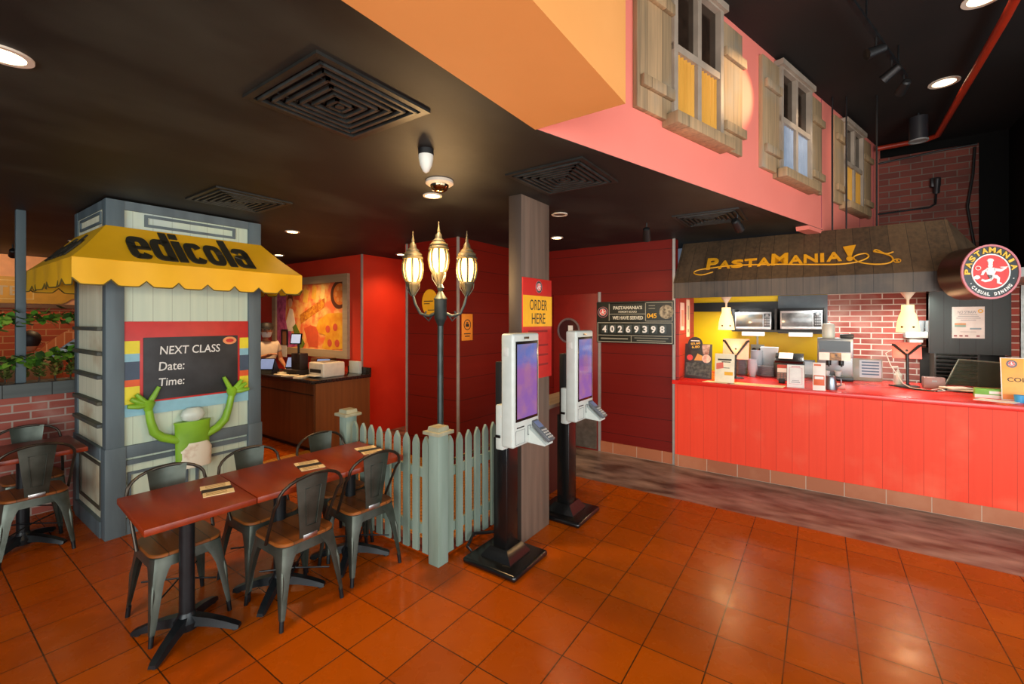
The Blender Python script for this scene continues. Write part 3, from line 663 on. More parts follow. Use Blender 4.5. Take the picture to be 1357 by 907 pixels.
# ORDER HERE sign on the column
OS = thing('order_sign', 'red and yellow ORDER HERE sign fixed to the wooden column', 'sign', (-1.9, 3.08, 1.27))
F = fr((-1.9, 0, 0), (0, 1, 0))
MB(OS).at(F).box(2.855, 3.30, 1.27, 2.085, 0, .012, .002).part('panel', M_SRED, OS)
MB(OS).at(F).box(2.855, 3.30, 1.695, 1.945, .012, .014).part('yellow_band', M_YEL, OS)
for tx_, z_, w_ in (('ORDER', 1.87, .27), ('HERE', 1.76, .21)): MB(OS).at(F).text(tx_, 3.085, z_, w_, .085, .014, .001, .0).part('lettering', M_INK, OS)
emblem(OS, OS, fr((-1.888, 3.09, 2.018), (0, 1, 0)), .05, 0, False)
mb = MB(OS).at(F)
for y, z, w in ((3.08, 1.655, .3), (3.14, 1.54, .2), (3.14, 1.46, .2), (3.14, 1.38, .2)): mb.box(y-w/2, y+w/2, z-.008, z+.008, .012, .0125)
mb.part('small_print', mat('dark_red_print', '#8a1a18', .6), OS)
# timber shelf behind the column
sh = thing('side_ledge', 'narrow grey timber ledge jutting between column and red door', 'ledge', (-1.96, 3.6, 0))
MB(sh).box(-2.3, -2.0, 3.3, 4.3, .94, .975, .004).part('top_board', planks('ledge_wood', 'x', .4, '#8a7a6a', '#6a5a4c', grain='y', gapw=0), sh)
MB(sh).box(-2.28, -2.22, 3.32, 4.28, 0, .94).part('panel', mat('dark_panel', '#40150f', .5), sh)

# ------------------------------------------------------------ record board on the red wall
M_BDK = mat('board_dark_green', '#22261f', .5); M_BLN = mat('board_cream_line', '#b0aa94', .5)
RB = thing('record_board', 'dark framed board on the red wall counting 40269398 guests served', 'sign', (-1.94, 5.5, 1.45))
F = fr((-2.44, 5.5, 0), (1, 0, 0))
z = .03
MB(RB).at(F).box(0, 1.0, 1.45, 1.985, 0, .03, .004).part('panel', M_BDK, RB)
mb = MB(RB).at(F); picture_frame(mb, .175, .66, 1.73, 1.965, .006, z, z+.004); picture_frame(mb, .175, .985, 1.73, 1.965, .006, z, z+.004); picture_frame(mb, .015, .985, 1.46, 1.715, .007, z, z+.004)
mb.box(.18, .66, 1.82, 1.826, z, z+.003); mb.box(.02, .98, 1.545, 1.551, z, z+.003); mb.box(.47, .476, 1.465, 1.545, z, z+.003); mb.part('border_lines', M_BLN, RB)
for tx_, a_, b_, c_, d_, e_ in (("PASTAMANIA'S", .425, 1.905, .38, .045, .03), ('MEMORY BOARD', .425, 1.852, .24, .026, .01), ('WE HAVE SERVED', .425, 1.775, .4, .045, .03)):
    MB(RB).at(F).text(tx_, a_, b_, c_, d_, z, .003, e_).part('lettering', mat('board_cream', '#d4cdb4', .6), RB)
for a_, b_, c_, d_ in ((.245, 1.505, .37, .018), (.725, 1.52, .42, .01), (.725, 1.488, .36, .01), (.735, 1.925, .08, .01), (.735, 1.89, .08, .01)):
    MB(RB).at(F).box(a_-c_/2, a_+c_/2, b_-d_/2, b_+d_/2, z, z+.0015).part('small_print', mat('board_dim_print', '#8a8674', .6), RB)
MB(RB).at(F).text('045', .735, 1.80, .12, .06, z, .003, .02).part('lettering', M_YEL, RB, 'yellow numerals 045')
for k, ch_ in enumerate('40269398'):
    x = .115+k*.107
    tl = MB(RB).at(F).box(x-.047, x+.047, 1.575, 1.685, z, z+.008, .002).part('number_tile', mat('number_plate', '#39423e', .4), RB)
    MB(RB).at(F).text(ch_, x, 1.63, .058, .088, z+.008, .003, .03).part('numeral', M_LOGOW, tl)
emblem(RB, RB, fr((-2.35, 5.47, 1.85), (1, 0, 0)), .07, 0, False)
MB(RB).at(F).disc(.91, 1.845, .085, z, z+.004).part('pasta_picture', mat('pasta_photo', '#b8a888', .5, col2='#5a4e3c', scale=30), RB)
# stickers on the red box wall
OV = thing('wall_sticker', 'oval yellow sticker on the red wall behind the street lamp', 'sticker', (-3.97, 3.91, 1.96))
MB(OV).at(fr((-3.97, 3.91, 1.965), (1, 0, 0))).disc(0, 0, .135, 0, .006, 32, .165).part('sticker_face', M_YEL, OV)
mb = MB(OV).at(fr((-3.97, 3.904, 1.965), (1, 0, 0))); mb.box(-.1, .06, .01, .022, 0, .001).box(-.03, .08, -.1, -.09, 0, .001).box(-.1, .0, -.02, -.01, 0, .001); mb.part('print', M_INK, OV)
HS = thing('notice_sign', 'small orange pictogram notice on the red wall right of the street lamp', 'sign', (-3.5, 4.06, 1.5))
F = fr((-3.5, 4.065, 0), (0, 1, 0))
MB(HS).at(F).box(-.1, .1, 1.5, 1.82, 0, .006, .002).part('panel', mat('orange_notice', '#f0922a', .5), HS)
mb = MB(HS).at(F); mb.ring(0, 1.69, .055, .065, .006, .008); mb.box(-.03, .03, 1.665, 1.7, .006, .008); mb.box(-.02, .015, 1.705, 1.72, .006, .008); mb.box(-.06, .06, 1.575, 1.587, .006, .007); mb.box(-.045, .045, 1.545, 1.557, .006, .007)
mb.part('print', M_INK, HS)

# ------------------------------------------------------------ service counter
M_CRED = planks('red_counter_planks', 'x', .145, '#ec4426', '#e43c20', gap='#b02c1e', rough=.5, gapw=.01, c3='#ec6244', bump=.3, gscale=14, spec=.3)
CT = thing('service_counter', 'long red plank-fronted service counter with a glossy red top', 'counter', (.2, 5.9, 0))
MB(CT).box(-1.425, 1.94, 5.46, 5.52, .14, .99).part('plank_front', M_CRED, CT)
MB(CT).box(-1.425, 1.94, 5.455, 5.52, 0, .14).part('tile_plinth', M_TBASE, CT, 'terracotta tile plinth')
MB(CT).box(-1.395, 1.94, 5.42, 6.75, .985, 1.03, .006).box(-1.445, -1.38, 5.41, 5.45, .985, 1.03).part('counter_top', mat('glossy_red_top', '#e02c20', .25, col2='#d4261c', scale=3), CT)
MB(CT).box(-1.38, 1.9, 5.52, 6.7, 0, .985).part('carcass', M_BLK, CT)

# ------------------------------------------------------------ timber awning with lettering
M_AWX = planks('dark_awning_planks', 'x', .14, '#624c34', '#34281e', gap='#1e1610', rough=.6, gapw=.014, c3='#6a543e', gscale=14)
M_AWF = planks('dark_fascia_planks', 'x', .14, '#544638', '#302a26', gap='#1e1814', rough=.55, gapw=.014, c3='#60503c', gscale=14)
AW = thing('timber_canopy', 'dark timber canopy over the service counter with yellow PASTAMANIA lettering', 'canopy', (0, 5.6, 2.0))
ya, yb, za, zb, zc = 5.40, 5.86, 2.005, 2.185, 2.715
xl, xr = -1.425, .98
MB(AW).box(xl, xr+.06, ya, ya+.03, za, zb).part('fascia', M_AWF, AW)
mb = MB(AW); mb.loft([[(xl, ya-.01, zb), (xr+.06, ya-.01, zb), (xr+.02, yb, zc), (xl, yb, zc)], [(xl, ya+.02, zb), (xr+.06, ya+.02, zb), (xr+.02, yb+.03, zc), (xl, yb+.03, zc)]]); sl_ = mb.part('sloping_roof', M_AWX, AW)
mb = MB(AW); mb.loft([[(xr+.06, ya-.01, zb), (1.35, 5.9, zb+.05), (1.32, 6.3, zb+.1), (xr+.02, yb, zc)], [(xr+.05, ya+.02, zb), (1.33, 5.92, zb+.05), (1.3, 6.3, zb+.1), (xr, yb+.03, zc)]]); mb.part('hip_side', M_AWX, AW)
MB(AW).box(xl+.04, 1.3, ya+.03, 5.95, za+.03, za+.06).part('soffit', mat('canopy_soffit', '#6c675e', .5), AW)
MB(AW).box(xr+.05, 1.34, 5.42, 5.46, za, zb+.04).part('fascia', M_AWF, AW)
for x, y in ((.112, 5.88), (.235, 5.95), (.5, 6.1)): MB(AW).cyl((x, y, 2.66), (x, y, 4.15), .008, n=8).part('hanger_rod', M_BLK, AW)
up = Vector((0, yb-ya+.01, zc-zb)).normalized()
SF = fr((0, ya-.012, zb), (1, 0, 0), up)
def awp(u, v):
    r = pt(u, v); n = SF.col[2].xyz; t = (SF.col[3].xyz-Vector((0, 0, EYE))).dot(n)/r.dot(n); p = Vector((0, 0, EYE))+r*t
    q = SF.inverted() @ p; return (q.x, q.y)
M_GLD = mat('golden_lettering', '#e6a21c', .5)
mb = MB(AW).at(SF)
def letters(mb, txt, p0, p1, hs):
    n = len(txt); A, B = Vector(p0), Vector(p1)
    wts = [1.25 if c == 'M' else .5 if c == 'I' else 1 for c in txt]; tot = sum(wts); acc = 0
    for c, w, h in zip(txt, wts, hs):
        k = (acc+w/2)/tot; acc += w; q = A.lerp(B, k); L = (B-A).length*w/tot
        mb.text(c, q.x, q.y+h/2, L*(.5 if c == 'I' else .94), h, 0, .01, .03, rot=math.atan2((B-A).y, (B-A).x)*.9)
p0, p1 = awp(935, 358), awp(1116, 346)
letters(mb, 'PASTAMANIA', p0, p1, [.19, .13, .13, .13, .13, .18, .13, .13, .13, .135])
q = awp(1126, 344)
mb.prism([(q[0]-.05, q[1]+.19), (q[0]+.055, q[1]+.205), (q[0]+.016, q[1]+.045), (q[0]-.014, q[1]+.045)], 0, .01); mb.disc(q[0], q[1]+.005, .028, 0, .01)
sw = [(945, 361), (930, 365), (920, 363), (924, 359), (945, 355.5), (975, 352.5), (1020, 351), (1070, 351.2), (1110, 351), (1135, 348), (1150, 342), (1148, 337), (1138, 338), (1131, 342), (1138, 348), (1158, 351), (1175, 350), (1183, 346), (1180, 340), (1168, 336), (1158, 334), (1162, 332), (1174, 337), (1185, 334)]
wp = [awp(*s) for s in sw]; P = []
for i in range(len(wp)-1):
    p_ = [Vector(wp[max(0, i-1)]), Vector(wp[i]), Vector(wp[i+1]), Vector(wp[min(len(wp)-1, i+2)])]
    for k in range(5):
        t = k/5; c = .5*((2*p_[1])+(-p_[0]+p_[2])*t+(2*p_[0]-5*p_[1]+4*p_[2]-p_[3])*t*t+(-p_[0]+3*p_[1]-3*p_[2]+p_[3])*t**3); P.append((c.x, c.y, .006))
mb.tube(P, .0075, 6)
q = awp(1189, 346); mb.ring(q[0], q[1], .022, .028, 0, .006, 20); mb.text('R', q[0], q[1], .02, .026, 0, .006, .02)
mb.part('lettering', M_GLD, AW, 'yellow PASTAMANIA lettering with a spaghetti swirl')
# round projecting sign
RS = thing('round_sign', 'round drum sign with running chef and PASTAMANIA CASUAL DINING lettering', 'sign', (1.14, 5.2, 2.146))
F = fr((1.142, 5.2, 2.142), (math.cos(.52), math.sin(.52), 0))
dr = MB(RS).at(F).disc(0, 0, .222, -.22, 0, 40).part('drum', mat('dark_brown_drum', '#1c0c08', .4, col2='#2a120c'), RS)
emblem(RS, dr, F, .222, .001)

# ------------------------------------------------------------ shuttered windows on the pink wall
M_SHUT = planks('weathered_shutter_wood', 'y', .155, '#bc9a70', '#78684e', gap='#5c4a34', rough=.7, gapw=.012, c3='#908a7c', gscale=16)
M_WFR = mat('grey_window_frame', '#a89886', .55, col2='#948676', scale=5)
M_WGL = mat('dark_window_glass', '#231912', .12, col2='#2e221a')
def shutter_window(num, q0, q1, q2, q3, top, cur, ctop):
    """q0..q3: along-wall positions: left shutter edge, frame left, frame right, right shutter edge"""
    w = MB().at(PF).box(q1, q2, 3.12, top, .0, .012).struct('window_%d' % num, M_WGL, 'mock window with %s curtains and wooden shutters' % ctop)
    mid = 3.595; cm = (q1+q2)/2
    mb = MB().at(PF); picture_frame(mb, q1, q2, 3.12, top, .045, .0, .055); mb.box(q1, q2, mid-.025, mid+.025, .0, .05); mb.box(cm-.025, cm+.025, 3.12, top, .0, .048); mb.box(q1-.03, q2+.03, top-.03, top+.02, 0, .08)
    mb.part('frame', M_WFR, w)
    for a, b in ((q1+.045, cm-.025), (cm+.025, q2-.045)):
        rows = []
        for z in (3.16, 3.57): rows.append([(a+(b-a)*k/48, z, .024+.009*math.sin(k*.75)) for k in range(49)])
        mb = MB().at(PF); mb.loft(rows, cap=False, closed=False); mb.part('curtain', cur, w)
    MB().at(PF).box(q1-.06, q2+.05, 3.04, 3.12, .0, .12, .004).part('sill', M_SHUT, w)
    for a, b in ((q0, q1), (q2, q3)):
        s_ = MB().at(PF).box(a, b, 3.08, 4.06, 0, .035, .003).part('shutter', M_SHUT, w)
        for z in (3.25, 3.82): MB().at(PF).box(a+.03, b-(0 if b == q1 else -.02), z-.035, z+.035, .035, .065, .003).part('batten', M_SHUT, s_)
def pq(y): return (y-1.932)*math.hypot(.31, 1)
CY = mat('yellow_curtain', '#d49c3c', .7, col2='#c48c2c', scale=6, sc=(1, 1, .2)); CB = mat('pale_blue_curtain', '#8a98ac', .7, col2='#7c8a9e', scale=6)
shutter_window(1, pq(2.70), pq(3.06), pq(3.70), pq(4.03), 4.13, CY, 'yellow')
shutter_window(2, pq(4.39), pq(4.72), pq(5.44), pq(5.76), 4.10, CB, 'pale blue')
shutter_window(3, pq(6.14), pq(6.45), pq(7.12), pq(7.48), 4.08, CY, 'yellow')

# ------------------------------------------------------------ ceiling fittings
M_GRL = mat('black_grille', '#1c1a17', .4, .3, col2='#2c2a26', scale=10)
def vent(label, x, y):
    t = thing('ceiling_vent', label, 'air vent', (x, y, 2.73), 0, 'square ceiling vents')
    mb = MB()
    for h, w in ((.285, .03),): 
        mb.box(-h, h, -h, -h+w, -.012, 0).box(-h, h, h-w, h, -.012, 0).box(-h, -h+w, -h+w, h-w, -.012, 0).box(h-w, h, -h+w, h-w, -.012, 0)
    mb.part('frame', mat('grille_frame', '#121210', .45, col2='#1e1e1a'), t)
    MB().box(-.25, .25, -.25, .25, -.002, -.0005).part('backing', M_BLK, t)
    mb = MB()
    for h in (.245, .205, .165, .125, .085, .045):
        for (xa, xb, ya_, yb_) in ((-h, h, -h, -h+.014), (-h, h, h-.014, h), (-h, -h+.014, -h, h), (h-.014, h, -h, h)): mb.box(xa, xb, ya_, yb_, -.02, -.004)
    for a in (-.13, .13): mb.box(a-.003, a+.003, -.24, .24, -.008, -.003); mb.box(-.24, .24, a-.003, a+.003, -.008, -.003)
    mb.cyl((0, 0, -.02), (0, 0, -.004), .02)
    mb.part('louvres', mat('louvre_metal', '#3c3e3c', .4, .3, col2='#2a2c2a'), t)
    return t
v1 = vent('large square black ceiling vent nearest the camera', -1.78, 1.19)
dup(v1, (-1.45, 2.69, 2.73), 0, 'square black ceiling vent above the wooden column')
dup(v1, (-3.9, 1.69, 2.73), 0, 'square black ceiling vent right beside the newsstand top')
dup(v1, (-.86, 4.56, 2.73), 0, 'square black ceiling vent near the service counter canopy')
def downlight(label, x, y, zc, power, on=True, r=.055):
    t = thing('downlight', label, 'ceiling light', (x, y, zc), 0, 'recessed ceiling downlights')
    MB().ring(0, 0, r, r*1.35, -.008, 0).part('rim', M_RIM, t)
    MB().disc(0, 0, r, -.004, -.002).part('lens', (M_GLOWH if zc > 3 else M_GLOW) if on else mat('unlit_lens', '#4a3a2c', .4), t)
    if on:
        l = lamp('SPOT', (x, y, zc-.02), (x, y, 0), power, WARM, r*1.3, 130, .9)
        l.name = 'light'; l.parent = t; l.location = (0, 0, -.02)
    return t
downlight('lit downlight at the top left corner of the ceiling', -2.47, .26, 2.73, 50, r=.06)
downlight('lit downlight right under the dome camera', -2.5, 2.49, 2.73, 60)
downlight('lit downlight just right of the newsstand awning', -4.8, 2.62, 2.73, 50)
downlight('lit downlight right of the wooden column', -2.57, 4.62, 2.73, 40)
downlight('lit downlight beside the left lantern by the red recess', -5.14, 4.46, 2.73, 50)
downlight('unlit dim downlight right of the wooden column top', -1.98, 3.61, 2.73, 0, False)
downlight('bright downlight in the high black ceiling by the red pipe', 1.03, 6.15, 4.15, 14, r=.09)
downlight('bright downlight at the top edge of the photo in the high ceiling', 1.0, 4.70, 4.15, 10, r=.09)
downlight('bright downlight above the planter in the far left dining area', -7.6, 1.4, 2.73, 70)
downlight('lit downlight washing the framed mural on the red wall', -6.7, 3.45, 2.73, 170)
DM = thing('dome_camera', 'round chrome dome camera on the dark ceiling above the street lamp', 'camera', (-2.2, 2.26, 2.73))
MB().lathe([(.095, 0), (.098, -.02), (.085, -.03), (.066, -.032)], n=28).part('ring', M_RIM, DM)
MB().lathe([(.066, -.03), (.064, -.042), (.052, -.064), (.03, -.078), (.005, -.082)], n=28).part('dome', mat('smoked_chrome', '#8a7a60', .08, 1), DM)
DT = thing('ceiling_sensor', 'white cone shaped ceiling sensor beside the big black vent', 'sensor', (-1.86, 1.80, 2.73))
MB().lathe([(.045, 0), (.045, -.03), (.035, -.035)]).part('mount', M_BLK, DT)
MB().lathe([(.042, -.03), (.042, -.05), (.034, -.09), (.018, -.125), (.003, -.135)]).part('cone', mat('off_white', '#d8d8cc', .5), DT)
def track_spot(label, loc, aim, power, ang=40, col=WARM, rz=0):
    t = thing('track_spotlight', label, 'spotlight', loc, rz, 'black adjustable spotlights')
    d_ = (Vector(aim)-Vector(loc)).normalized(); c = Vector((0, 0, -.11))
    MB().cyl((0, 0, 0), (0, 0, -.08), .008, n=8).part('stem', M_BLK, t)
    mb = MB(); mb.tube([c-d_*.07, c-d_*.06, c-d_*.01, c+d_*.07, c+d_*.07, c+d_*.02], [.02, .034, .036, .042, .038, .03], 16); mb.part('head', M_BLK, t)
    MB().tube([c+d_*.02, c+d_*.045], [.028, .03], 16).part('bulb', M_GLOW, t)
    if power:
        p = Vector(loc)+c+d_*.07; l = lamp('SPOT', p, aim, power, col, .03, ang, .6); l.name = 'light'
        l.location = p-Vector(loc); l.parent = t
    return t
track_spot('black spotlight under the dark ceiling above the red wall board', (-1.44, 4.45, 2.73), (-1.7, 5.45, 1.6), 30, 70)
track_spot('black spotlight under the dark ceiling near the canopy vent', (-.62, 4.5, 2.73), (-.4, 5.45, 2.2), 25, 70)
tk = thing('light_track', 'black lighting track with cables under the high ceiling', 'light track', (.4, 4.5, 3.98))
MB(tk).box(-.02, .02, -.9, .9, 0, .03).part('rail', M_BLKM, tk) if False else None
mb = MB(); mb.at(fr((.16, 3.8, 3.97), (.31, 1, 0))); mb.box(0, 1.62, -.015, .015, -.015, .015)
mb.F = Matrix(); mb.base = Matrix.Translation((-.4, -4.5, -3.98)); mb2 = mb.part('rail', M_BLKM, tk)
for v_ in mb2.data.vertices: v_.co -= Vector((.4, 4.5, 3.98))
for x, y in ((.285, 4.2), (.565, 5.1)): MB(tk).cyl((x, y, 3.97), (x, y, 4.15), .006, n=8).part('hanger', M_BLKM, tk)
def onp(q, z): return PF @ Vector((q, z, 0))
track_spot('black track spotlight in the high ceiling nearest the camera', (.36, 4.45, 3.96), onp(pq(3.98), 3.6), 150, 40)
track_spot('second black track spotlight along the high ceiling track', (.50, 4.92, 3.96), onp(pq(5.2), 3.5), 30, 60, (1, .8, .6))
track_spot('black track spotlight at the far end of the high track', (.62, 5.28, 3.96), onp(pq(6.6), 3.5), 12, 60, (1, .8, .65))
CY_ = thing('cylinder_downlight', 'black cylinder downlight hanging beside the red pipe', 'ceiling light', (.94, 6.9, 4.15))
MB().cyl((0, 0, 0), (0, 0, -.06), .012).part('stem', M_BLK, CY_); MB().cyl((0, 0, -.05), (0, 0, -.32), .085, n=24).part('body', mat('cylinder_black', '#26262a', .4), CY_); MB().ring(0, 0, .07, .09, -.33, -.315).disc(0, 0, .07, -.322, -.318).part('lens', mat('grey_lens', '#8a8a88', .4), CY_)
pp = MB((1.2, 6, 4.0)); pp.tube([(1.06, 2.6, 4.05), (1.16, 4.9, 4.05), (1.2, 7.5, 4.04), (1.12, 7.6, 4.04), (.62, 7.64, 4.04)], .032, 12)
pp.solo('sprinkler_pipe', mat('red_pipe_paint', '#a83018', .4), (1.2, 6, 4.0), 'red sprinkler pipe bending under the high black ceiling', 'pipe')
WP = thing('wall_pipe', 'thin dark pipe with a valve on the upper brick wall', 'pipe', (.95, 8.0, 3.2))
MB(WP).tube([(.64, 7.96, 3.22), (1.2, 7.96, 3.24), (1.25, 7.96, 3.28), (1.26, 7.96, 3.45)], .012, 8).part('tube', M_BLKM, WP)
MB(WP).cyl((1.26, 7.97, 3.42), (1.26, 7.9, 3.6), .035).box(1.2, 1.3, 7.92, 8.0, 3.5, 3.62, .01).part('valve', mat('dull_valve', '#3a3a3c', .4, .6), WP)
cb_ = MB((1.6, 7.96, 3.2)); cb_.tube([(1.62, 7.97, 3.95), (1.6, 7.96, 3.6), (1.55, 7.96, 3.2), (1.6, 7.96, 2.8), (1.63, 7.96, 2.55)], .014, 8)
cb_.solo('wall_cable', M_BLK, (1.6, 7.96, 3.2), 'black cable hanging down the right edge of the upper brick wall', 'cable')
cb_ = MB((1.1, 7.96, 3.95)); cb_.tube([(.6, 7.97, 3.92), (.9, 7.96, 3.94), (1.3, 7.96, 3.97), (1.64, 7.96, 3.98)], .012, 8)
cb_.solo('wall_cable', M_BLK, (1.1, 7.96, 3.95), 'black cable running along the top of the upper brick wall', 'cable')

# ------------------------------------------------------------ kitchen: lamps, ovens, machines
M_SHADE = mat('pendant_shade_glow', '#ffe2a8', .5, emit=1.3, ecol='#ffd288')
def pendant(label, x):
    t = thing('pendant_lamp', label, 'pendant lamp', (x, 5.75, 1.63), 0, 'counter pendant lamps')
    MB().lathe([(.065, .40), (.012, .315), (.01, .25)], n=20).part('ceiling_cone', mat('cream_cone', '#e8d4b8', .5), t)
    s_ = MB().lathe([(.09, 0), (.083, .08), (.066, .16), (.05, .2), (.048, .265), (.0, .266)], n=28, cap=False).part('lamp_shade', M_SHADE, t, 'glowing cream shade with small holes')
    d_ = Vector((-x, -5.75, 0)).normalized(); mb = MB()
    for a in (-.5, .5):
        c = Matrix.Rotation(a, 3, 'Z') @ d_; mb.cyl(tuple(c*.085+Vector((0, 0, .05))), tuple(c*.091+Vector((0, 0, .05))), .01, n=12)
    mb.part('shade_hole', mat('brown_hole', '#4a3010', .6), s_)
    l = lamp('POINT', (x, 5.75, 1.6), (x, 5.75, 0), 14, WARM, .05); l.name = 'light'; l.parent = t; l.location = (0, 0, -.04)
    return t
pendant('lit cream pendant lamp at the left end of the counter', -.91); pendant('lit cream pendant lamp in front of the kitchen bricks', .706)
for (u, v_) in ((985, 393), (1080, 390), (1150, 388)):
    pass
for x, y, lb in ((-1.0, 6.95, 'small kitchen downlight behind the left pendant lamp'), (.1, 6.95, 'small kitchen downlight in the middle above the ovens'), (.9, 6.95, 'small kitchen downlight in front of the brick wall')):
    t = thing('kitchen_downlight', lb, 'ceiling light', (x, y, 2.12)); MB().ring(0, 0, .05, .065, -.008, 0).part('rim', M_RIM, t); MB().disc(0, 0, .05, -.004, -.002).part('lens', M_GLOW, t)
    l = lamp('SPOT', (x, y, 2.1), (x, y+.25, 0), 75, (1, .97, .9), .05, 150, .9); l.name = 'light'; l.parent = t; l.location = (0, 0, -.02)
def wy2(u0, u1, v0, v1, y): a = wy(u0, v1, y); b = wy(u1, v1, y); c = wy((u0+u1)/2, v0, y); d_ = wy((u0+u1)/2, v1, y); return a.x, b.x, d_.z, c.z
# oven shelf bracket and ovens (y 7.0 .. 7.45)
def oven(label, x0, x1, z0, z1, content):
    t = thing('microwave_oven', label, 'microwave', ((x0+x1)/2, 7.0, z0)); w = (x1-x0)/2; h = z1-z0
    MB().box(-w, w, 0, .36, 0, h, .006).part('body', mat('oven_silver', '#c0c6ca', .35, .3), t)
    F = fr((0, 0, 0), (1, 0, 0))
    d_ = MB().at(F).box(-w+.015, w*.55, .04, h-.03, 0, .012, .004).part('door', mat('oven_glass_'+content, '#59666a' if content == 'a' else '#8a9092', .15, col2='#8a7a60' if content == 'a' else '#505658', scale=7), t)
    MB().at(F).box(-w+.015, w-.01, .005, .035, 0, .014, .004).part('handle', mat('oven_bright', '#d4d8da', .3), t)
    p = MB().at(F).box(w*.6, w-.012, .04, h-.02, 0, .01, .003).part('control_panel', mat('oven_panel', '#42484c', .3), t)
    mb = MB().at(F)
    for i in range(3):
        for j in range(4): mb.box(w*.65+i*w*.1, w*.72+i*w*.1, .06+j*.035, .08+j*.035, .01, .013)
    mb.disc(w*.78, h-.045, .018, .01, .02); mb.part('button', M_GREY, p)
    return t
a = wy2(974, 1022, 414, 437, 7.0); oven('silver microwave on the left of the kitchen wall shelf', a[0], a[1], a[2], a[3], 'a')
a2 = wy2(1034, 1090, 412, 437, 7.0); oven('silver microwave on the right of the kitchen wall shelf', a2[0], a2[1], a2[2], a2[3], 'b')
os_ = thing('oven_shelf', 'black steel wall rack holding the two microwaves', 'shelf', (-.45, 7.3, a[2]-.03))
zsh = a[2]-.03
MB(os_).box(a[0]-.04, a2[1]+.04, 6.98, 7.56, zsh, zsh+.028).part('shelf_board', M_BLK, os_)
MB(os_).box(a[0]-.04, a2[1]+.04, 7.5, 7.54, zsh, a2[3]+.05).part('back_frame', M_BLK, os_)
for x in (a[0]-.03, (a[1]+a2[0])/2, a2[1]+.03): MB(os_).box(x-.012, x+.012, 6.99, 7.5, zsh+.028, a2[3]+.03).part('divider', M_BLK, os_)
for (u0, u1, lb) in ((983, 1013, 'white tube light under the left microwave'), (1045, 1077, 'white tube light under the right microwave')):
    q = wy2(u0, u1, 439, 443, 7.05)
    MB((q[0], 7.05, zsh)).box(q[0], q[1], 7.03, 7.12, zsh-.06, zsh, .01).solo('tube_light', mat('tube_white', '#e8e6dc', .4, emit=.8), (q[0], 7.05, zsh), lb, 'light')
sk = thing('power_socket', 'white double wall socket with black plugs on the yellow wall', 'socket', tuple(wy(1004, 462, 7.6)))
MB().box(-.09, .09, -.015, 0, -.06, .06, .004).part('plate', M_WHITE, sk)
for x in (-.045, .045): MB().cyl((x, -.015, -.02), (x, -.05, -.02), .03).part('plug', M_BLK, sk)
MB().box(-.012, .012, -.02, -.005, .06, .2).part('conduit', M_WHITE, sk)
# tablets on V brackets
M_TABB = mat('tablet_back_rosegold', '#c09a8a', .4)
def tablet_stand(label, u0, u1, v0, v1, y, m):
    x0, x1, z0, z1 = wy2(u0, u1, v0, v1, y); cx = (x0+x1)/2
    t = thing('tablet_stand', label, 'tablet stand', (cx, y, 1.03)); w = (x1-x0)/2; F = fr((0, -.03, 0), (1, 0, 0), (0, .25, 1))
    a, b = z0-1.03, z1-1.03
    MB().lathe([(.1, 0), (.1, .008), (.03, .014), (.014, .03)], n=24).part('base', M_BLKM, t)
    MB().cyl((0, 0, .01), (0, .02, a+.05), .013).part('pole', M_BLKM, t)
    tb = MB().at(F).box(-w, w, a, b, 0, .012, .005).part('tablet', m, t)
    MB().at(F).tube([(-w, b-.03, .02), (-w*.85, b-.035, .022), (0, a+.03, .028), (w*.85, b-.035, .022), (w, b-.03, .02)], .014, 8).tube([(0, a+.05, .02), (0, a-.02, .02)], .016, 8).part('bracket', M_BLK, tb, 'black V shaped bracket')
    MB().at(F).disc(0, (a+b)/2, .012, .012, .015).part('emblem', M_BLK, tb)
    return t
tablet_stand('beige tablet seen from behind on the left of the counter', 957, 992, 448, 476, 6.05, M_TABB)
tablet_stand('tablet with painted red reflection on a tall black stand under the right pendant lamp', 1183, 1223, 453, 475, 6.35, mat('tablet_back_red_reflection', '#e0766a', .4))  # pink here is a red reflection put into the back's colour
def standee(name, label, cat, u0, u1, v0, y, material, tilt=.12, th=.006, zb=1.03):
    a = wy(u0, 500, y); b = wy(u1, 500, y); c = wy((u0+u1)/2, v0, y); w = (b.x-a.x)/2; h = c.z-zb
    t = thing(name, label, cat, ((a.x+b.x)/2, y, zb)); F = fr((0, 0, 0), (1, 0, 0), (0, tilt, 1))
    MB().at(F).box(-w, w, 0, h, 0, th, .001).part('panel', material, t)
    MB().box(-w*.8, w*.8, 0, .06, 0, .006).part('foot', mat('acrylic_foot', '#c8ccca', .2), t)
    return t, F, w, h
# dark price board
t, F, w, h = standee('menu_stand', 'dark photo menu board with a round price disc at the left end of the counter', 'menu', 907, 943, 456, 5.72, mat('menu_charcoal', '#3a3836', .4, col2='#2c2a28'))
dc = MB().at(F).disc(-w*.25, h*1.0, .085, .007, .012).part('price_disc', mat('price_black', '#2a2827', .5), t)
MB().at(F).box(-w*.25-.05, -w*.25+.05, h+.032, h+.042, .012, .013).part('small_print', M_LOGOW, dc); MB().at(F).text('$5.60', -w*.22, h*1.0+.003, .11, .03, .012, .001, .02, rot=.1).text('6.80', -w*.2, h*1.0-.038, .09, .03, .012, .001, .02, rot=.1).part('lettering', M_EYEL, dc)
MB().at(F).disc(-w*.62, h*.6, .035, .006, .009).part('badge', mat('emblem_red', '#d9403c', .45), t)
MB().at(F).loft([[(x, y, .007) for x, y in ((w*.35, h*.7), (w*.75, h*.7), (w*.85, h*.98), (w*.25, h*.98))], [(x, y, .011) for x, y in ((w*.35, h*.7), (w*.75, h*.7), (w*.85, h*.98), (w*.25, h*.98))]]).part('drink_picture', mat('drink_photo', '#8a5a4c', .5, col2='#c8b0a0', scale=20), t)
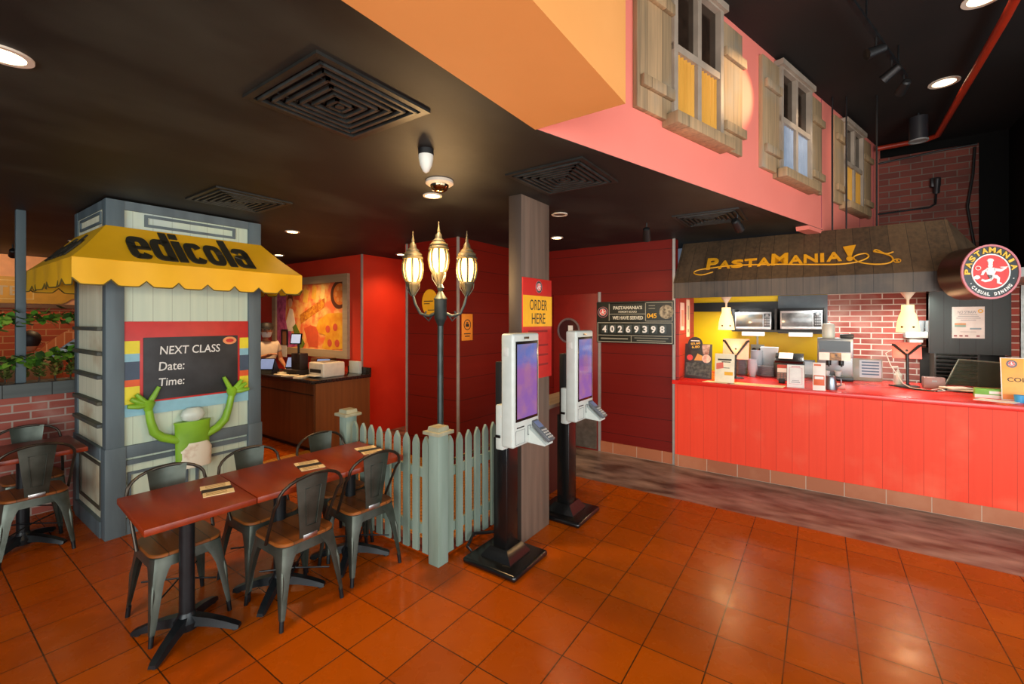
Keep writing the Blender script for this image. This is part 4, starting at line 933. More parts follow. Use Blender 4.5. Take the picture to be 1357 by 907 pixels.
MB().at(F).prism([(-w*.3, h*.52), (-w*.05, h*.72), (w*.3, h*.66), (w*.35, h*.52)], .007, .01).part('bread_picture', mat('bread_photo', '#d8a050', .6), t)
MB().at(F).disc(w*.6, h*.58, w*.32, .007, .011, 24, h*.12).part('bowl_picture', mat('bowl_photo', '#e8e0d0', .5, col2='#c04a30', scale=16), t)
MB().at(F).prism([(-w*.9, h*.1), (w*.9, h*.05), (w*.9, h*.4), (-w*.2, h*.48), (-w*.9, h*.45)], .006, .008).part('food_picture', mat('dark_food_photo', '#1c1e1c', .4, col2='#5a5c50', scale=25), t)
# cream flyer
t, F, w, h = standee('flyer_stand', 'cream promotional flyer in a stand, second from the left on the counter', 'flyer', 947, 973, 469, 5.52, mat('flyer_cream', '#f4e6c4', .5))
mb = MB().at(F); mb.box(-w*.7, w*.7, h*.76, h*.82, .006, .007).box(-w*.3, w*.6, h*.7, h*.73, .006, .007).box(-w*.1, w*.5, h*.5, h*.52, .006, .007); mb.part('print', M_INK, t)
MB().at(F).prism([(-w*.85, h*.45), (-w*.1, h*.5), (-w*.15, h*.7), (-w*.85, h*.66)], .006, .008).part('red_burst', mat('burst_red', '#e06a54', .5), t)
MB().at(F).box(0, w*.85, h*.26, h*.38, .006, .008).part('orange_block', M_YEL, t)
# placemats on the counter top
for (x0, x1, y0, y1, lb) in ((-1.12, -.86, 5.46, 5.58, 'small cream sheet lying flat at the left end of the counter'), (-.82, -.32, 5.44, 5.62, 'cream placemat lying flat before the plate stacks')):
    MB((x0, y0, 1.03)).prism([(x0, y0), (x1, y0), (x1+.02, y1), (x0+.04, y1)], 1.0305, 1.034).solo('placemat', M_CREAM, (x0, y0, 1.03), lb, 'placemat', 'cream sheets on the counter')
# plates and cups
M_CHINA = mat('white_china', '#bcc4cc', .3)
def stack(name, label, u, v, y, n, r, dz, prof, zb=1.03, cat='plate'):
    p = wy(u, v, y); g = label
    for k in range(n):
        o = MB().lathe([(a*r, b) for a, b in prof], n=24).solo(name, M_CHINA, (p.x, y, zb+k*dz), label, cat, g)
PLATE = [(.5, 0), (.55, .002), (.95, .012), (1, .016), (.95, .017), (.5, .006), (0, .005)]
CUP = [(.55, 0), (.62, .005), (.95, .09), (1, .11), (.94, .11), (.58, .01), (0, .008)]
stack('plate', 'white plate of the stack behind the beige tablet', 983, 495, 6.5, 14, .08, .015, PLATE)
stack('plate', 'white plate of the low stack left of the black printer', 1016, 495, 6.45, 9, .105, .015, PLATE)
stack('cup', 'white cup of the tall nested column behind the plates', 1003, 495, 6.6, 12, .075, .019, CUP, cat='cup')
stack('cup', 'white cup of the shorter nested column before the taller one', 997, 495, 6.35, 6, .055, .022, CUP, cat='cup')
# paper cup pile (white, tilted) on the printer
pr_ = thing('receipt_printer', 'black order printer with white slips among the plates', 'printer', (wy(1046, 490, 6.5).x, 6.5, 1.03))
MB().box(-.16, .16, -.12, .12, 0, .2, .012).part('body', M_BLKM, pr_)
MB().at(Matrix.Translation((0, -.02, .23)) @ Matrix.Rotation(.4, 4, 'X')).box(-.15, .15, -.11, .11, -.03, .03, .008).part('lid', M_BLKG, pr_)
MB().at(Matrix.Translation((-.02, -.03, .27)) @ Matrix.Rotation(.4, 4, 'X')).box(-.09, .06, -.08, .08, 0, .004).part('paper_slip', M_PAPER, pr_)
MB().box(-.1, .1, -.124, -.118, .13, .16).part('label', mat('printer_label', '#9a4a44', .5), pr_)
bx = MB((wy(1020, 475, 6.7).x, 6.7, 1.03)); X = wy(1020, 475, 6.7).x
bx.at(Matrix.Translation((X, 6.68, 1.03))).loft([[(sx*a, sy*a, z_) for sx, sy in ((-1, -1), (1, -1), (1, 1), (-1, 1))] for a, z_ in ((.06, 0), (.075, .2), (.1, .36))])
bx.solo('paper_bin', mat('pale_bin', '#c4cacc', .5), (X, 6.7, 1.03), 'pale square container flaring upward behind the low plate stack', 'container')
# card terminal
px = wy(1036, 500, 5.85).x
ct = thing('card_terminal', 'grey hand-held card terminal with a red top beside the code stand', 'card terminal', (px, 5.85, 1.03))
G = Matrix.Rotation(-.25, 4, 'X')
MB().box(-.03, .03, -.02, .07, 0, .05, .004).part('cradle', M_BLK, ct)
bd = MB().at(G).box(-.05, .05, 0, .03, .03, .215, .01).part('body', mat('terminal_grey', '#6a6a68', .4), ct)
MB().at(G).box(-.048, .048, -.003, .0, .175, .21).part('top_band', mat('terminal_red', '#b84a3c', .5), bd); MB().at(G).box(-.045, .045, -.003, 0, .125, .172).part('display', M_PAPER, bd)
mb = MB().at(G)
for i in range(3):
    for j in range(4): mb.box(-.04+i*.03, -.018+i*.03, -.005, 0, .04+j*.02, .053+j*.02, .002)
mb.part('keypad', mat('terminal_keys', '#a07a70', .5), bd)
# code stand (no code) and orange card
t, F, w, h = standee('payment_stand', 'white acrylic payment notice stand near the middle of the counter', 'notice', 1043, 1066, 484, 5.55, M_PAPER)
mb = MB().at(F); picture_frame(mb, -w*.75, w*.75, h*.15, h*.88, .003, .006, .007); mb.box(-w*.5, w*.5, h*.9, h*.94, .006, .007); mb.part('print', mat('pink_print', '#d8888c', .6), t)
mb = MB().at(F); mb.box(-w*.5, w*.5, h*.22, h*.25, .006, .007).box(-w*.4, w*.4, h*.3, h*.32, .006, .007); mb.part('print', M_GREY, t)
t, F, w, h = standee('promo_card', 'tall white and orange card stand before the coffee machine', 'notice', 1077, 1094, 481, 5.47, mat('promo_cream', '#f6e6d8', .5))
MB().at(F).box(-w*.85, w*.85, h*.18, h*.54, .006, .008, .002).part('orange_panel', mat('promo_orange', '#e0602c', .5), t); MB().at(F).box(-w*.7, w*.7, h*.4, h*.5, .008, .01).part('white_label', M_PAPER, t); MB().at(F).box(-w*.8, w*.3, h*.88, h*.94, .006, .008).part('heading', mat('promo_orange', '#e0602c', .5), t)
X = wy(1101, 510, 5.62).x
pt_ = thing('steel_pitcher', 'small steel pitcher just right of the orange card stand', 'pitcher', (X, 5.62, 1.03))
MB().lathe([(.055, 0), (.058, .01), (.045, .1), (.042, .13), (.046, .14), (.04, .138), (.0, .02)], n=24).part('body', mat('pitcher_steel', '#8a929a', .3, .9), pt_)
MB().tube([(.045, 0, .12), (.085, 0, .11), (.085, 0, .05), (.053, 0, .03)], .006, 8).part('handle', mat('pitcher_steel', '#8a929a', .3, .9), pt_)
X = wy(1112, 505, 5.75).x
MB((X, 5.75, 1.03)).at(Matrix.Translation((X, 5.75, 1.03))).box(-.05, .05, -.05, .05, 0, .05, .006).solo('tip_box', mat('pale_red_box', '#e08a7a', .4), (X, 5.75, 1.03), 'pale pink box right of the steel pitcher', 'box')
# coffee machine
xa = wy(1083, 500, 6.45).x; xb = wy(1131, 500, 6.45).x
cm = thing('coffee_machine', 'steel and black coffee machine with cups and labels by the bricks', 'coffee machine', ((xa+xb)/2, 6.55, 1.03)); w = (xb-xa)/2
MB().box(-w, w, .0, .18, 0, .50, .01).part('back_body', mat('machine_steel', '#8e9496', .35, .6), cm)
MB().box(-w, w, -.12, .0, 0, .05, .006).part('drip_tray', M_BLKM, cm)
hd = MB().box(-w, w, -.1, .02, .27, .50, .012).part('head', mat('machine_steel', '#8e9496', .35, .6), cm)
F = fr((0, -.1, 0), (1, 0, 0))
MB().at(F).box(-w*.9, w*.85, .34, .47, 0, .006).part('black_panel', M_BLKG, hd)
MB().at(F).box(-w*.9, -w*.3, .24, .33, 0, .006).box(w*.35, w*.85, .24, .33, 0, .006).part('label_card', M_PAPER, hd); MB().at(F).box(-w*.28, w*.33, .24, .33, 0, .006).part('menu_label', mat('machine_menu', '#3a3430', .4, col2='#b08a50', scale=20), hd)
for x in (-.06, .06): MB().cyl((x, -.07, .27), (x, -.07, .18), .025).cyl((x, -.07, .19), (x, -.17, .18), .01).part('spout', M_BLKM, cm)
for x in (-.08, .03): MB().lathe([(.025, .05), (.035, .11), (.03, .11), (.0, .055)], (x, -.06, 0)).part('cup', M_CHINA, cm)
MB().lathe([(.06, .5), (.065, .53), (.065, .64), (.055, .67), (.0, .68)], (-w*.35, .05, 0)).part('bean_hopper', M_WHITE, cm); MB().box(.05, .18, -.05, .1, .5, .55, .01).part('lid', M_BLK, cm)
# framed note, blue notice, bottle
X = wy(1067, 490, 6.6).x
t = thing('framed_note', 'small pale framed note between printer and coffee machine', 'frame', (X, 6.6, 1.03)); F = fr((0, 0, 0), (1, 0, 0), (0, .15, 1))
MB().at(F).box(-.1, .1, 0, .22, 0, .015, .003).part('frame', M_GREY, t); MB().at(F).box(-.075, .075, .04, .2, .015, .017).part('note', mat('pale_blue_note', '#d0dce0', .6), t)
X = wy(1151, 500, 6.6).x
t = thing('notice_holder', 'clear holder with a blue printed sheet before the kitchen bricks', 'notice', (X, 6.65, 1.03)); F = fr((0, 0, 0), (1, 0, 0), (0, .1, 1))
MB().at(F).box(-.15, .13, 0, .26, 0, .008, .002).part('holder', mat('clear_holder', '#8a8e86', .25), t); MB().at(F).box(-.08, .12, .04, .245, .008, .01).part('sheet', mat('blue_sheet', '#b0c4d4', .6), t)
mb = MB().at(F)
for k in range(5): mb.box(-.06, .1, .07+k*.035, .085+k*.035, .01, .011)
mb.part('print', mat('blue_print', '#46688a', .6), t)
X = wy(1190, 500, 6.45).x
t = thing('pump_bottle', 'white pump bottle beside the black tablet stand', 'bottle', (X, 6.45, 1.03))
MB().lathe([(.035, 0), (.038, .01), (.038, .11), (.015, .14), (.015, .16)], n=20).part('body', M_WHITE, t); MB().cyl((0, 0, .16), (0, 0, .2), .006).tube([(0, 0, .2), (-.05, 0, .195)], .007, 8).part('pump', M_WHITE, t)
X0_, X1_, Z0_, Z1_ = wy2(1199, 1229, 440, 448, 7.4)
t = thing('cup_shelf', 'small white wall shelf with glasses behind the right pendant lamp', 'shelf', ((X0_+X1_)/2, 7.45, Z0_)); w = (X1_-X0_)/2
MB().box(-w, w, -.1, .1, 0, Z1_-Z0_, .006).box(-w*.6, w*.6, -.08, .1, -.06, 0, .004).part('shelf_box', M_WHITE, t)
for x in (.05, .12): MB((0, 0, 0)).lathe([(.03, 0), (.038, .14), (.034, .14), (.026, .01), (0, .008)], n=18).solo('glass', mat('cloudy_glass', '#c8d0d4', .1, trans=.6), ((X0_+X1_)/2+x, 7.43, Z1_), 'tall clear glass standing on the small white wall shelf', 'glass', 'glasses on the white shelf')
# cash tin, papers, boxes on the right of the counter
X0_, X1_, Z0_, Z1_ = wy2(1226, 1251, 496, 509, 6.3)
t = thing('cash_box', 'brown-grey metal box left of the papers on the counter', 'box', ((X0_+X1_)/2, 6.35, 1.03)); MB().box(-.085, .085, -.05, .06, 0, .115, .006).part('body', mat('box_mauve', '#8a6a66', .4), t); MB().box(-.02, .02, -.053, -.049, .07, .085).part('latch', M_GREY, t)
MB((1.0, 6.2, 1.03)).tube([(.93, 6.1, 1.04), (1.0, 6.15, 1.05), (1.02, 6.05, 1.045), (.94, 6.0, 1.04), (.86, 6.1, 1.038), (.78, 6.2, 1.038), (.74, 6.33, 1.06), (.64, 6.36, 1.25), (.6, 6.37, 1.38), (.65, 6.36, 1.42)], .005, 6).solo('charging_cable', mat('white_cable', '#d8d4cc', .5), (1.0, 6.2, 1.03), 'white charging cable curling from the right-hand tablet onto the counter', 'cable')
MB((.78, 6.0, 1.03)).tube([(.62, 6.3, 1.04), (.8, 6.05, 1.04), (.95, 6.0, 1.04), (1.0, 6.1, 1.04), (1.1, 6.3, 1.04)], .008, 6).solo('black_cable', M_BLK, (.78, 6.0, 1.03), 'black cable lying on the counter before the mauve box', 'cable')
for i, (x, y, r_) in enumerate(((1.12, 6.3, .2), (1.2, 6.2, -.3), (1.14, 6.22, .5))):
    MB((x, y, 1.03)).at(Matrix.Translation((x, y, 1.031+.012*i)) @ Matrix.Rotation(r_, 4, 'Z')).box(-.11, .11, -.08, .08, 0, .011, .001).solo('paper_pad', mat('pad_white', '#e0dac8', .6), (x, y, 1.03), 'pad of white order slips in the loose pile right of the mauve box', 'paper', 'order pads on the counter')
t = thing('acrylic_guard', 'clear tilted acrylic food guard at the right of the counter', 'food guard', (1.3, 6.45, 1.03))
M_ACR = mat('clear_acrylic', '#5a6458', .08, alpha=.3)
F = fr((0, 0, 0), (1, 0, 0), (0, .5, 1)); MB().at(F).prism([(-.22, 0), (.3, 0), (.38, .3), (-.08, .33)], 0, .008).part('pane', M_ACR, t); MB().at(F).tube([(-.22, 0, 0), (-.08, .33, 0), (.38, .3, 0)], .008, 6).part('edge', mat('acrylic_edge', '#8a9488', .3), t)
MB().box(-.22, .3, -.02, .02, 0, .02).part('foot_rail', M_BLK, t)
X = wy(1315, 518, 5.85).x
t = thing('glove_box', 'green and white carton of disposable gloves on the counter', 'box', (X, 5.88, 1.03), -.1)
MB().box(-.11, .11, -.06, .06, 0, .08, .002).part('carton', mat('carton_green', '#6cae3a', .5), t); MB().box(-.112, .112, -.062, -.0585, 0, .03).part('white_band', M_PAPER, t); MB().box(-.02, .1, -.0625, -.0605, .04, .065).part('print', M_PAPER, t)
MB((1.25, 5.62, 1.03)).prism([(1.13, 5.62), (1.36, 5.55), (1.44, 5.66), (1.2, 5.74)], 1.0305, 1.036).solo('napkin', M_PAPER, (1.25, 5.62, 1.03), 'white folded napkin in front of the green glove carton', 'napkin')
x0 = wy(1326, 500, 5.8).x
t = thing('collection_sign', 'orange FOOD COLLECTION POINT standee at the right end of the counter', 'sign', (x0, 5.78, 1.03)); F = fr((0, 0, 0), (1, 0, 0), (0, .12, 1))
W_, H_ = .44, .38
MB().at(F).box(0, W_, 0, H_, 0, .006, .001).part('panel', mat('collection_orange', '#f0b050', .5), t); MB().box(.02, W_-.02, 0, .07, 0, .006).part('foot', M_PAPER, t)
mb = MB().at(F); picture_frame(mb, 0, W_, 0, H_, .006, .005, .008); mb.part('border', M_PAPER, t)
for tx_, z_, w_ in (('FOOD', .24, .15), ('COLLECTION', .185, .36), ('POINT', .13, .16)): MB().at(F).text(tx_, .22, z_, w_, .038, .006, .001, .012).part('lettering', mat('brown_lettering', '#4a3018', .6), t)
emblem(t, t, Matrix.Translation((0, 0, 0)) @ fr((x0, 5.78, 1.03), (1, 0, 0), (0, .12, 1)) @ Matrix.Translation((.07, .325, .006)), .035, 0, False)
MB().at(F).box(.01, W_-.01, .01, .05, .006, .008).part('lower_band', mat('collection_band', '#f08a30', .5), t)
X = wy(1350, 515, 5.68).x
MB().lathe([(.03, 0), (.035, .065), (.03, .065), (.026, .01), (0, .008)], n=18).solo('blue_cup', mat('cup_blue', '#3a9ad0', .4), (X, 5.66, 1.03), 'small bright blue cup by the orange collection sign', 'cup')
# tray rack behind the hatch
t = thing('tray_rack', 'dark stack of shelves seen through the kitchen hatch', 'rack', (1.3, 7.3, 0))
for k in range(8): MB(t).box(1.12, 1.48, 7.15, 7.4, 1.0+.045*k, 1.012+.045*k).part('shelf', mat('rack_dark', '#24221c', .4), t)
for x in (1.12, 1.48): MB(t).box(x-.008, x+.008, 7.14, 7.42, 0, 1.36).part('upright', mat('rack_grey', '#3a3830', .4), t)
# poster and papers
p0_ = wy(1262, 407, 6.99); p1_ = wy(1305, 449, 6.99)
t = thing('straw_poster', 'white NO STRAW poster on the dark timber wall', 'poster', ((p0_.x+p1_.x)/2, 6.995, p1_.z)); F = fr((0, 0, 0), (1, 0, 0)); w = (p1_.x-p0_.x)/2; h = p0_.z-p1_.z
MB().at(F).box(-w, w, 0, h, -.003, .003).part('sheet', M_PAPER, t)
mb = MB().at(F); mb.text('NO STRAW', -.01, h*.83, w*1.15, .03, .003, .001, .0)
for k, ww in enumerate((.7, .8, .95, .6)): mb.box(-w*ww*.8, w*ww*.8, h*(.75-k*.06), h*(.765-k*.06), .003, .004)
mb.box(-w*.5, w*.5, h*.2, h*.21, .003, .004); mb.part('print', M_GREY, t)
MB().at(F).box(-w*.85, -w*.15, h*.42, h*.48, .003, .004).part('orange_stripe', mat('stripe_peach', '#d8a070', .6), t); MB().at(F).box(-w*.85, -w*.15, h*.36, h*.42, .003, .004).part('green_stripe', mat('stripe_green', '#8ab0a0', .6), t)
MB().at(F).box(w*.1, w*.8, h*.28, h*.33, .003, .004).part('picture', mat('poster_blue', '#88a4ac', .6), t); mb = MB().at(F)
for x in (-.8, -.45, -.1, .6): mb.box(w*(x-.1), w*(x+.1), h*.05, h*.1, .003, .004)
mb.part('logo_row', mat('poster_red_grey', '#9a6060', .6), t); MB().at(F).ring(w*.75, h*.86, .012, .022, .003, .005, 16).part('ring_picture', M_EYEL, t)
t = thing('wall_certificate', 'narrow printed certificate on the red return wall nearer the corner', 'paper', (-1.395, 5.68, 1.62)); F = fr((0, 0, 0), (0, 1, 0)); MB().at(F).box(-.09, .09, 0, .34, 0, .004).part('sheet', mat('cert_pink', '#f0d0c0', .6), t); MB().at(F).box(-.06, .06, .05, .25, .004, .005).part('print', mat('cert_print', '#e0907a', .6), t)
t = thing('wall_certificate', 'narrow printed certificate on the red return wall deeper inside', 'paper', (-1.395, 5.97, 1.53)); MB().at(F).box(-.08, .08, 0, .48, 0, .004).part('sheet', mat('cert_cream', '#e8dcc0', .6), t); MB().at(F).box(-.04, .04, .06, .1, .004, .005).box(-.03, .03, .22, .4, .004, .005).part('print', mat('cert_grey', '#9a9a84', .6), t)

# ------------------------------------------------------------ cashier corner with the framed mural
M_CWOOD = planks('walnut_counter', 'x', .4, '#704020', '#4c2a12', gap='#180a05', rough=.45, gapw=.004)
CC = thing('cashier_counter', 'dark walnut cashier counter with a black stone top against the red wall', 'counter', (-6.4, 3.65, 0))
MB(CC).box(-6.96, -5.42, 3.24, 4.1, .06, .91).part('cabinet', M_CWOOD, CC); MB(CC).box(-6.96, -5.46, 3.28, 4.1, 0, .06).part('plinth', M_BLK, CC)
MB(CC).box(-6.98, -5.38, 3.2, 4.115, .91, .955, .006).part('stone_top', mat('black_granite', '#1a1614', .12, col2='#3a322c', scale=60), CC)
MB(CC).box(-6.96, -5.42, 3.232, 3.24, .755, .765).part('door_gap', M_BLK, CC); MB(CC).box(-5.42, -5.395, 3.26, 4.1, .03, .91).part('end_panel', planks('lighter_walnut', 'y', .5, '#8a5426', '#6a3e1a', gapw=0), CC)
MB(CC).box(-5.9, -5.38, 4.08, 4.115, .955, 1.05).part('upstand', mat('black_granite', '#1a1614', .12, col2='#3a322c', scale=60), CC)
MU = thing('framed_mural', 'large wood framed food mural in reds and yellows on the red wall', 'picture', (-7.0, 4.12, 1.15))
F = fr((0, 4.12, 0), (1, 0, 0)); m0, m1, n0, n1 = -8.15, -5.9, 1.15, 2.46
mb = MB(MU).at(F); picture_frame(mb, m0, m1, n0, n1, .12, 0, .05); mb.part('frame', planks('mural_frame_wood', 'z', .5, '#b8a284', '#a08a6a', grain='x', gapw=0, rough=.6), MU)
cv = MB(MU).at(F).box(m0+.1, m1-.1, n0+.1, n1-.1, 0, .015).part('canvas', mat('mural_background', '#e87040', .5, col2='#f2bc68', scale=5.5, lo=.42, hi=.6), MU)
z = .015
MB(MU).at(F).prism([(-8.03, 1.25), (-7.72, 1.25), (-7.35, 1.3), (-7.75, 1.75), (-7.72, 2.2), (-8.03, 2.3)], z, z+.003).part('painted_drape', mat('mural_magenta', '#e070a8', .5, col2='#b03878'), cv)
MB(MU).at(F).prism([(-7.72, 1.72), (-7.6, 1.95), (-7.5, 1.93), (-7.42, 1.7), (-7.5, 1.55), (-7.66, 1.55)], z+.003, z+.006).part('painted_blouse', mat('mural_cream', '#fff0dc', .5), cv)
MB(MU).at(F).disc(-7.58, 2.05, .065, z+.003, z+.006, 20, .085).part('painted_face', mat('mural_skin', '#e8b088', .5), cv)
MB(MU).at(F).prism([(-7.68, 2.08), (-7.64, 2.2), (-7.52, 2.2), (-7.48, 2.05), (-7.54, 2.12), (-7.62, 2.12)], z+.006, z+.008).part('painted_hair', mat('mural_hair', '#8a3a1c', .5), cv)
MB(MU).at(F).prism([(-7.5, 1.62), (-7.4, 1.68), (-7.12, 1.35), (-7.2, 1.26), (-7.34, 1.3)], z+.006, z+.009).part('painted_bottle', mat('mural_green', '#6a8228', .5), cv)
MB(MU).at(F).prism([(-7.25, 1.68), (-6.9, 1.82), (-6.55, 1.95), (-6.55, 2.1), (-6.92, 1.97), (-7.28, 1.83)], z, z+.003).part('painted_ribbon', mat('mural_ribbon', '#d8982c', .5, col2='#a8541c', scale=20), cv)
MB(MU).at(F).prism([(-7.0, 1.3), (-6.75, 1.3), (-6.72, 1.62), (-6.95, 1.66), (-7.15, 1.6)], z, z+.003).part('painted_fan', mat('mural_coral', '#d85a34', .5), cv)
sli = MB(MU).at(F).prism([(-6.78, 1.62), (-6.7, 1.75), (-6.45, 1.85), (-6.05, 1.86), (-6.05, 1.3), (-6.5, 1.27), (-6.62, 1.3), (-6.5, 1.5), (-6.7, 1.53)], z+.003, z+.006).part('painted_pizza_slice', mat('mural_cheese', '#eab032', .5, col2='#d88a20', scale=6), cv)
for x, zz in ((-6.45, 1.6), (-6.25, 1.63), (-6.2, 1.38), (-6.4, 1.38)): MB(MU).at(F).disc(x, zz, .06, z+.006, z+.008, 18).part('painted_salami', mat('mural_salami', '#d0543c', .5), sli)
MB(MU).at(F).disc(-6.16, 2.14, .22, z, z+.003).part('painted_plate', mat('mural_brown', '#5a2c18', .5), cv); pz = MB(MU).at(F).disc(-6.13, 2.15, .17, z+.003, z+.006).part('painted_pizza', mat('mural_orange', '#e07a28', .5), cv)
for k in range(6): MB(MU).at(F).disc(-6.13+.1*math.cos(k*PI/3), 2.15+.1*math.sin(k*PI/3), .035, z+.006, z+.008, 14).part('painted_salami', mat('mural_salami_light', '#e89a50', .5), pz)
for x, zz, w_, c in ((-7.1, 2.15, .09, '#f4c050'), (-6.85, 2.2, .08, '#e8b040'), (-6.6, 2.2, .07, '#f0d080'), (-7.35, 2.2, .1, '#d85038')): MB(MU).at(F).prism([(x-w_, zz-.1), (x+w_*.6, zz-.12), (x+w_, zz+.08), (x-w_*.4, zz+.13)], z, z+.003).part('painted_house', mat('mural_house_'+c[1:], c, .5), cv)
# printer and tills on the cashier counter
cz = .956
t = thing('label_printer', 'boxy cream laser printer on the end of the cashier counter', 'printer', (-5.72, 3.62, cz))
MB().box(-.18, .18, -.17, .17, 0, .2, .02, 3).part('body', mat('printer_cream', '#e4dcc8', .4), t); MB().box(-.12, .08, -.1, .12, .198, .206, .003).part('top_tray', mat('printer_grey', '#8a8478', .5), t)
MB().box(-.185, -.178, -.12, .12, .05, .1).box(-.13, .13, -.175, -.169, .06, .11).part('paper_slot', M_BLK, t); MB().box(-.12, .12, -.26, -.16, .02, .03).part('output_tray', mat('printer_cream', '#e4dcc8', .4), t)
def till(label, x, y, rz):
    t = thing('till_screen', label, 'till', (x, y, cz), rz); F = fr((0, 0, 0), (1, 0, 0), (0, .45, 1))
    MB().loft([[(-.1, -.02, 0), (.1, -.02, 0), (.1, .22, 0), (-.1, .22, 0)], [(-.07, .09, .2), (.07, .09, .2), (.07, .14, .2), (-.07, .14, .2)]]).part('stand', M_BLK, t)
    sc_ = MB().at(F).box(-.11, .11, .05, .23, 0, .02, .005).part('display_case', M_BLKG, t); MB().at(F).box(-.098, .098, .062, .218, .02, .0215).part('display', mat('till_blue_screen', '#7a90c0', .2, emit=.35, ecol='#86a0d8'), sc_)
till('blue-lit tablet till leaning next to the cream printer', -6.02, 3.72, .5)
till('blue-lit till the cashier is touching', -6.66, 3.62, .5)
till('low blue-lit handset till at the front edge by the cashier', -6.72, 3.26, .6)
t = thing('till_rack', 'tall black till stand with a small lit customer display', 'till', (-6.33, 3.55, cz))
MB().prism([(-.2, -.12), (.15, -.12), (.18, .12), (-.15, .12)], 0, .06).box(-.12, .12, -.05, .08, .06, .3, .01).part('body', mat('till_brown', '#2e2018', .5), t)
MB().cyl((0, 0, .3), (0, .0, .46), .015).part('pole', M_BLK, t); F = fr((0, -.03, .5), (.9, .4, 0), (0, .2, 1)); MB().at(F).box(-.09, .09, -.07, .09, 0, .02, .004).part('display_case', M_BLKG, t); MB().at(F).box(-.075, .075, -.055, .075, .02, .0215).part('display', mat('till_pale_screen', '#c0cce0', .2, emit=.5, ecol='#c8d6f0'), t)
t = thing('counter_cabinet', 'small brown wooden box behind the tills', 'box', (-6.36, 3.98, cz)); MB().box(-.17, .17, -.12, .1, 0, .2, .004).part('body', M_CWOOD, t); MB().box(-.02, .02, -.126, -.12, .1, .12).part('knob', M_STEEL, t)
MB((-5.6, 4.0, cz)).at(Matrix.Translation((-5.66, 4.04, cz))).box(-.12, .12, -.02, .03, .0, .18, .004).solo('white_router', M_WHITE, (-5.6, 4.0, cz), 'flat white box standing behind the cream printer', 'box')
for (x, z_, w_, h_, lb, m_) in ((-8.0, 1.22, .12, .22, 'white sheet of paper taped left on the mural', M_PAPER), (-7.72, 1.2, .1, .2, 'white notice card with dark print on the mural foot', M_PAPER)):
    MB((x, 4.06, z_)).box(x-w_, x+w_, 4.055, 4.062, z_-h_/2, z_+h_/2).solo('paper_notice', m_, (x, 4.06, z_), lb, 'paper')
t = thing('table_frame', 'small black framed picture leaning at the mural foot', 'picture frame', (-7.75, 4.1, 1.28)); F = fr((0, 0, 0), (1, 0, 0)); mb = MB().at(F); picture_frame(mb, -.1, .1, 0, .3, .025, 0, .02); mb.part('frame', M_BLK, t); MB().at(F).box(-.08, .08, .02, .28, 0, .008).part('picture', mat('brown_picture', '#a8704a', .6), t)
for i, (x, y) in enumerate(((-6.35, 3.3), (-6.1, 3.3), (-6.5, 3.45), (-5.8, 3.29))):
    MB((x, y, cz)).at(Matrix.Translation((x, y, cz)) @ Matrix.Rotation(i*.7, 4, 'Z')).box(-.1, .1, -.06, .06, 0, .012+.004*i, .001).solo('order_sheet', mat('sheet_cream', '#e0d0b0', .6), (x, y, cz), ['cream order sheets below the handset till', 'cream order sheets right of the handset till', 'cream order sheets at the hidden end of the counter', 'cream paper slip in front of the cream printer'][i], 'paper')

# ------------------------------------------------------------ people
def skin_body(name, chains, radii, material, parent, levels=2):
    """one continuous surface grown on a joint skeleton"""
    me = bpy.data.meshes.new(name); vs, es, rs, ix = [], [], [], {}
    for chn in chains:
        pv = None
        for key, p, r in chn:
            if key not in ix: ix[key] = len(vs); vs.append(p); rs.append(r)
            if pv is not None: es.append((pv, ix[key]))
            pv = ix[key]
    me.from_pydata(vs, es, []); o = bpy.data.objects.new(name, me); COL.objects.link(o)
    sm = o.modifiers.new('skin', 'SKIN'); sm.use_smooth_shade = True
    for i, r in enumerate(rs):
        q = me.skin_vertices[0].data[i]; q.radius = r if isinstance(r, tuple) else (r, r); q.use_root = (i == 0)
    su = o.modifiers.new('sub', 'SUBSURF'); su.levels = levels; su.render_levels = levels
    me2 = bpy.data.meshes.new_from_object(o.evaluated_get(bpy.context.evaluated_depsgraph_get()))
    bpy.data.objects.remove(o); me2.name = name; me2.materials.clear(); me2.materials.append(material)
    me2.polygons.foreach_set('use_smooth', [True]*len(me2.polygons))
    o = bpy.data.objects.new(name, me2); COL.objects.link(o); o.parent = parent; return o
M_SKIN = mat('skin', '#b8805c', .5, col2='#a8704e')
